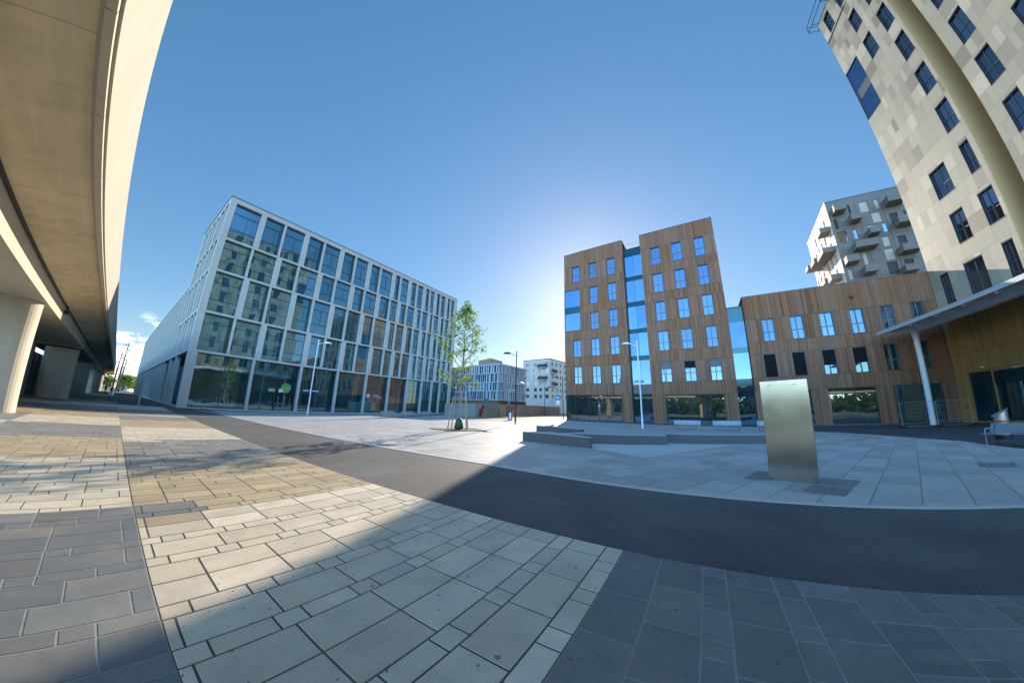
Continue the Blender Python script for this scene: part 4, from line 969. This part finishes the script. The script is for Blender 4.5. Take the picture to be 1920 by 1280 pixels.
# pale flats
AP=Vector((13.6,101.1,0)); ap=thing('apartment_block','pale seven storey apartment block with dark planted balconies at the end of the street','building',AP,frame(42)); ap.scale=(.93,.93,.926)
LB,RB=13.,20.
holesR=[];wn_=[]
flz=[(17.75,19.0),(15.3,16.55),(12.85,14.1),(10.4,11.65),(7.9,9.2),(5.4,6.7)]
rx=[(1.4,2.6),(4.4,5.5),(7.1,8.2),(10.4,11.5),(13.5,14.6)]; lx=[(.5,2.1),(3.6,4.8),(6.,7.4),(9.8,11.4)]
m=MB().wall(0,RB,0,20.2,[(a,b_,c_,d) for a,b_ in rx for c_,d in flz],depth=.3)
lh=[(a,b_,c_,d) for a,b_ in lx for c_,d in flz]
m2=MB().wall(-LB,0,0,20.2,[(-b_,-a,c_,d) for a,b_,c_,d in lh],depth=.3); m.quad((RB,0,0),(RB,LB,0),(RB,LB,20.2),(RB,0,20.2)); m.build('wall',M_ivory,ap)
lo=m2.build('wall',M_ivory,ap); lo.rotation_euler=(0,0,R(-90)) 
MB().box(-.1,RB,-.1,LB,20.2,20.45).build('roof',M_cap,ap)
for a,b_ in rx:
    for c_,d in flz: MB().box(a,b_,.2,.28,c_,d).build('window',G_far,ap)
for a,b_,c_,d in lh: MB().box(.2,.28,a,b_,c_,d).build('window',G_far,ap)
for (x0,x1,z) in ((1.,4.8,17.0),(1.1,4.6,12.3)):
    bal=MB(); bal.box(-1.5,-.005,x0,x1,z-.2,z); o=bal.build('balcony',M_ivory,ap); r_=MB(); r_.box(-1.5,-1.44,x0,x1,z+.01,z+1.05); r_.box(-1.44,0,x0,x0+.05,z+.01,z+1.05); r_.build('railing',M_dark,o); leaves([(-1.3,x0+.5+q*.8,z+1.05,.14) for q in range(4)],90,.22,1,int(z)).build('plants',M_leafd,o,fix=False)['kind']='stuff'
for (x0,x1,z) in ((.2,3.4,15.0),(.2,3.4,10.1)):
    bal=MB(); bal.box(x0,x1,-1.4,-.005,z-.2,z); o=bal.build('balcony',M_ivory,ap); r_=MB(); r_.box(x0,x1,-1.4,-1.35,z+.01,z+1.05); r_.build('railing',M_dark,o); leaves([(x0+.5+q*.7,-1.2,z+1.05,.14) for q in range(4)],70,.22,1,int(z)).build('plants',M_leafd,o,fix=False)['kind']='stuff'

# far concrete tower with box balconies
FP=Vector((60.15,43.1,0)); ft=thing('balcony_tower','grey concrete tower with jutting box balconies seen over the wing roof','building',FP,frame(127)); ft.scale=(1.22,1.25,1.1326)
FH=35.9
fw=[(4.22,5.35,32.65,34.6),(6.19,6.72,32.85,34.55),(5.33,6.47,30.45,32.25),(7.45,8.45,29.5,31.5),(.41,1.64,28.1,30.05),(2.49,2.95,28.3,30.0),(6.22,6.76,28.55,30.1),(5.66,6.54,26.12,27.8),(5.47,6.61,23.8,25.67),(2.76,3.34,23.67,25.65),(5.31,6.54,21.44,23.4),(.44,.97,21.54,23.3),(.43,.9,30.6,32.4),(2.15,3.34,27.1,27.9),(4.45,5.3,29.3,30.2),(2.7,3.0,32.7,34.6),(7.5,8.5,25.5,27.4),(7.4,8.5,21.5,23.4),(9.2,10.4,29.5,31.5),(9.2,10.4,32.7,34.5)]
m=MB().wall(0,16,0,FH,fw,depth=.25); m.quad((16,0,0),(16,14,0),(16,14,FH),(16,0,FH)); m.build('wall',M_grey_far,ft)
bm_t=[1,1,1,0,2,2,2,1,1,1,0,1,0,1,1,0,0,0,0,1]
M_shut=plain('beige_shutter',(.52,.48,.41),.7,0,.05); M_void=plain('loggia_dark',(.05,.05,.055),.7)
for (a,b_,c_,d),k in zip(fw,bm_t): MB().box(a,b_,.12,.2,c_,d).build('window',(M_void,M_shut,G_far)[k],ft)
sl_=[(1.0+(j%2)*.7+i*2.35+((j*7+i*3)%4)*.2,20.6+j*2.35) for j in range(6) for i in range(6)]
lw=[(y,y+.9,z,z+1.8) for y,z in sl_ if not (z>32 and (y*7)%3<1)]
lw=[q for q in lw if q[1]<13.9]
m2=MB().wall(-14.2,0,0,FH,[(-b_,-a,c_,d) for a,b_,c_,d in lw],depth=.35); lo=m2.build('sunlit_wall',plain('baked_sun_render',(.74,.72,.70),.8,0,.03),ft); lo.rotation_euler=(0,0,R(-90))  # side wall colour lightened to carry the sunlight that falls on it
for a,b_,c_,d in lw: MB().box(.25,.34,a,b_,c_,d).build('window',M_void,ft)
MB().box(-.05,16,-.05,14.2,FH,FH+.15).build('roof_edge',M_cap,ft)
sj=MB(); 
for z in (32.5,30.25,28.0,25.8,23.55): sj.box(0,16,-.008,0,z,z+.035)
for x in (3.7,6.95): sj.box(x,x+.05,-.012,0,10,FH-1)
sj.build('panel_joint',M_void,ft)
for a,b_,z0,z1 in [(.46,2.0,33.1,34.25),(2.2,3.5,30.9,32.0),(3.95,5.2,28.0,29.05),(1.75,4.5,26.0,27.15),(.2,1.8,23.9,25.0),(2.05,3.55,21.8,22.95),(7.2,9.4,32.7,33.85),(7.6,9.6,28.8,29.95),(7.0,9.2,24.2,25.3),(6.6,8.2,21.0,22.0)]:
    m=MB(); m.box(a,b_,-1.75,-.02,z0,z0+.16); m.box(a,b_,-1.75,-1.6,z0+.16,z1); m.box(a,a+.13,-1.6,-.02,z0+.16,z1); m.box(b_-.13,b_,-1.6,-.02,z0+.16,z1); m.build('balcony',M_conc_b,ft) if 'M_conc_b' in globals() else m.build('balcony',M_grey_far,ft)
for a,b_,z0,z1,pr in [(.8,3.0,31.0,31.9,1.4),(.6,4.2,27.2,28.1,1.8),(5.0,7.5,27.6,28.5,2.1),(8.5,10.6,28.0,28.8,2.3),(1.2,3.0,22.5,23.4,1.4),(4.2,6.4,23.2,24.0,1.5)]:
    m=MB(); m.box(-pr,-.02,a,b_,z0,z0+.16); m.box(-pr,-pr+.15,a,b_,z0+.16,z1); m.box(-pr+.15,-.02,a,a+.13,z0+.16,z1); m.box(-pr+.15,-.02,b_-.13,b_,z0+.16,z1); m.build('balcony',M_grey_far,ft)

# ------------------------------------------------------------------ far left vista under the viaduct
def at(az_,dist,z=0): p=bearing(az_)*dist; return (p.x,p.y,z)
def bush_tree(name,label,loc,h,r,seed,mat,group=None,n=900,size=.5,cat='tree'):
    t=thing(name,label,cat,loc,0,group); rd=random.Random(seed); b=MB(); b.tube([(0,0,0),(.1,0,h*.45),(0,.1,h*.8)],[h*.03,h*.022,h*.008],7); cs=[]
    for i in range(22):
        an=rd.uniform(0,6.28); rr_=r*rd.uniform(.15,.95); z=h*rd.uniform(.32,.93); rr_*=math.sin(math.pi*min(1,max(.12,(z/h-.2)/.85)))**.6
        c=Vector((rr_*math.cos(an),rr_*math.sin(an),z)); b.tube([(0.05,0,z*.55),tuple(c)],[h*.008,h*.003],4); cs.append((c.x,c.y,c.z,r*rd.uniform(.13,.24)))
    b.build('trunk',M_bark,t); leaves(cs,n,size,.8,seed).build('crown',mat,t,fix=False); return t
bush_tree('leafy_tree','bright green tree beside the light masts beyond the office end',at(-56.75,225),7.5,4.2,21,M_leaf,n=1500,size=.75)
bush_tree('leafy_tree','dark low tree partly behind the viaduct end, left of the light masts',at(-58.5,210),6.,3.4,22,M_leafd,n=1200,size=.7)
bush_tree('leafy_bush','low green bush at the office end behind the parked cars',at(-55.6,235),4.5,4.,23,M_leafd,n=800,size=.7,cat='bush')
for i,(az_,ds,h,lab) in enumerate(((-57.45,170,18.5,'tall leaning light mast with several lamp heads beyond the viaduct'),(-57.85,180,15.5,'shorter light mast standing left of the tall one beyond the viaduct'),(-57.25,185,13.5,'low light mast just right of the tall one beyond the viaduct'))):
    t=thing('light_mast',lab,'light mast',at(az_,ds),0,None); MB().tube([(0,0,0),(.3,0,h*.5),(1.0,0,h)],[.35,.25,.12],8).build('mast',M_dark,t)
    for k in range(3):
        z=h*(.72+.11*k); s_=1 if k%2 else -1; m=MB(); m.tube([(.3+.7*z/h,0,z),(.3+.7*z/h+s_*1.6,0,z+.1)],.07,6); m.box(.3+.7*z/h+s_*1.3-.5,.3+.7*z/h+s_*1.3+.5,-.35,.35,z-.05,z+.22); m.build('lamp_arm',M_dark,t)
def car(label,loc,rz,col):
    t=thing('parked_car',label,'car',loc,rz,'cars parked beyond the office'); mt=plain('car_paint',col,.3,.3,.03); b=MB()
    b.extr_x([(-2.1,.25),(2.1,.25),(2.15,.75),(1.2,.92),(.6,1.42),(-1.1,1.45),(-1.9,.95),(-2.15,.8)],-.85,.85); b.build('body',mt,t,bevel=.06)
    g_=MB(); g_.extr_x([(1.12,.95),(.58,1.36),(-1.05,1.38),(-1.75,.96)],-.86,.86); g_.build('glazing',G_far,t)
    for x in (-.8,.8):
        for y in (-1.35,1.35): MB().tube([(x-.1,y,.31),(x+.1,y,.31)],.31,14).build('wheel',M_dark,t)
    return t
car('white car parked nearest the office end on the sunlit street',at(-56.2,185),R(20),(.7,.7,.7)); car('orange car parked behind the white one by the office end',at(-55.95,190),R(20),(.6,.3,.05)); car('dark blue car farther left in front of the bush',at(-56.7,210),R(100),(.05,.08,.14))
dh_=thing('distant_house','grey distant house with a chimney seen past the office end','house',at(-55.95,350),R(30)); MB().box(-6,6,-5,5,0,7).build('wall',M_ivory,dh_); b=MB(); b.extr_x([(-5.4,7),(5.4,7),(0,11)],-6.3,6.3); rf=b.build('roof',M_cap,dh_); MB().box(2,3.6,-.8,.8,8,14).build('chimney',M_cap,rf)
# walkers
def person(label,loc,rz,top,bottom,step=.18,lean=0,arm=.1):
    t=bpy.data.meshes.new('person'); o=bpy.data.objects.new('person',t); COL.objects.link(o)
    V=[(0,0,.95),(0,-.01,1.2),(0,0,1.42),(0,.01,1.52),(0,.02,1.62),(0,.03,1.74),
       (.1,0,.9),(.11,step,.5),(.11,step*1.1,.07),(.11,step*1.1+.16,.03),
       (-.1,0,.9),(-.11,-step*.6,.5),(-.11,-step*1.6,.1),(-.11,-step*1.4,.03),
       (.19,0,1.4),(.24,-arm,1.14),(.24,-arm*.4+.06,.9),(-.19,0,1.4),(-.24,arm,1.14),(-.24,arm+.1,.9)]
    E=[(0,1),(1,2),(2,3),(3,4),(4,5),(0,6),(6,7),(7,8),(8,9),(0,10),(10,11),(11,12),(12,13),(2,14),(14,15),(15,16),(2,17),(17,18),(18,19)]
    Rd=[.15,.14,.15,.06,.1,.075,.1,.065,.045,.04,.1,.065,.045,.04,.07,.05,.035,.07,.05,.035]
    t.from_pydata(V,E,[]); m=o.modifiers.new('skin','SKIN'); sv=t.skin_vertices[0].data
    for v,r_ in zip(sv,Rd): v.radius=(r_,r_*.85)
    sv[0].use_root=True; s_=o.modifiers.new('sub','SUBSURF'); s_.levels=2; s_.render_levels=2
    dg=bpy.context.evaluated_depsgraph_get(); me=bpy.data.meshes.new_from_object(o.evaluated_get(dg)); o.modifiers.clear(); o.data=me
    me.materials.clear()
    sk=plain('skin',(.45,.27,.19),.6); tm=plain('top_cloth',top,.8); bm_=plain('trouser_cloth',bottom,.8); hr=plain('hair',(.03,.02,.015),.7)
    for mt in (sk,tm,bm_,hr): me.materials.append(mt)
    for p in me.polygons:
        c=p.center; p.use_smooth=True
        p.material_index=0 if c.z>1.5 else (2 if c.z<.98 and abs(c.x)<.2 else (0 if c.z<.95 else 1))
        if c.z>1.7 or (c.z>1.58 and c.y<-.02): p.material_index=3
    o.location=loc; o.rotation_euler=(0,0,rz); tag(o,label,'person'); return o
person('person in dark clothes walking away beneath the edge of the viaduct',(-91.8,56.4,0),R(60),(.02,.015,.02),(.02,.02,.03))
person('person in a dark red top standing at the shaded road edge beside the viaduct',(-77.9,48.9,0),R(250),(.12,.02,.03),(.015,.02,.03),.06)
fbx=thing('planter_box','small pale plinth at the road edge behind the standing person','plinth',(-82.0,51.6,0),frame(VA)); MB().box(-.5,.5,-.4,.4,0,1.0).build('body',M_whitepaint,fbx); MB().box(-.55,.55,-.45,.45,1.0,1.08).build('top',M_steel,fbx)
# green country behind the viaduct, which the big windows mirror
rnd=random.Random(9); cs=[]
for i in range(420):
    az_=rnd.uniform(118,284); ds=rnd.uniform(150,230); p=bearing(az_)*ds; cs.append((p.x,p.y,rnd.uniform(.5,9.5),rnd.uniform(2.6,4.2)))
tag(leaves(cs,20000,4.2,.7,31).build('woodland',M_leafd,fix=False),kind='stuff')
bpy.data.objects['woodland']['label']='far belt of green trees behind the viaduct'
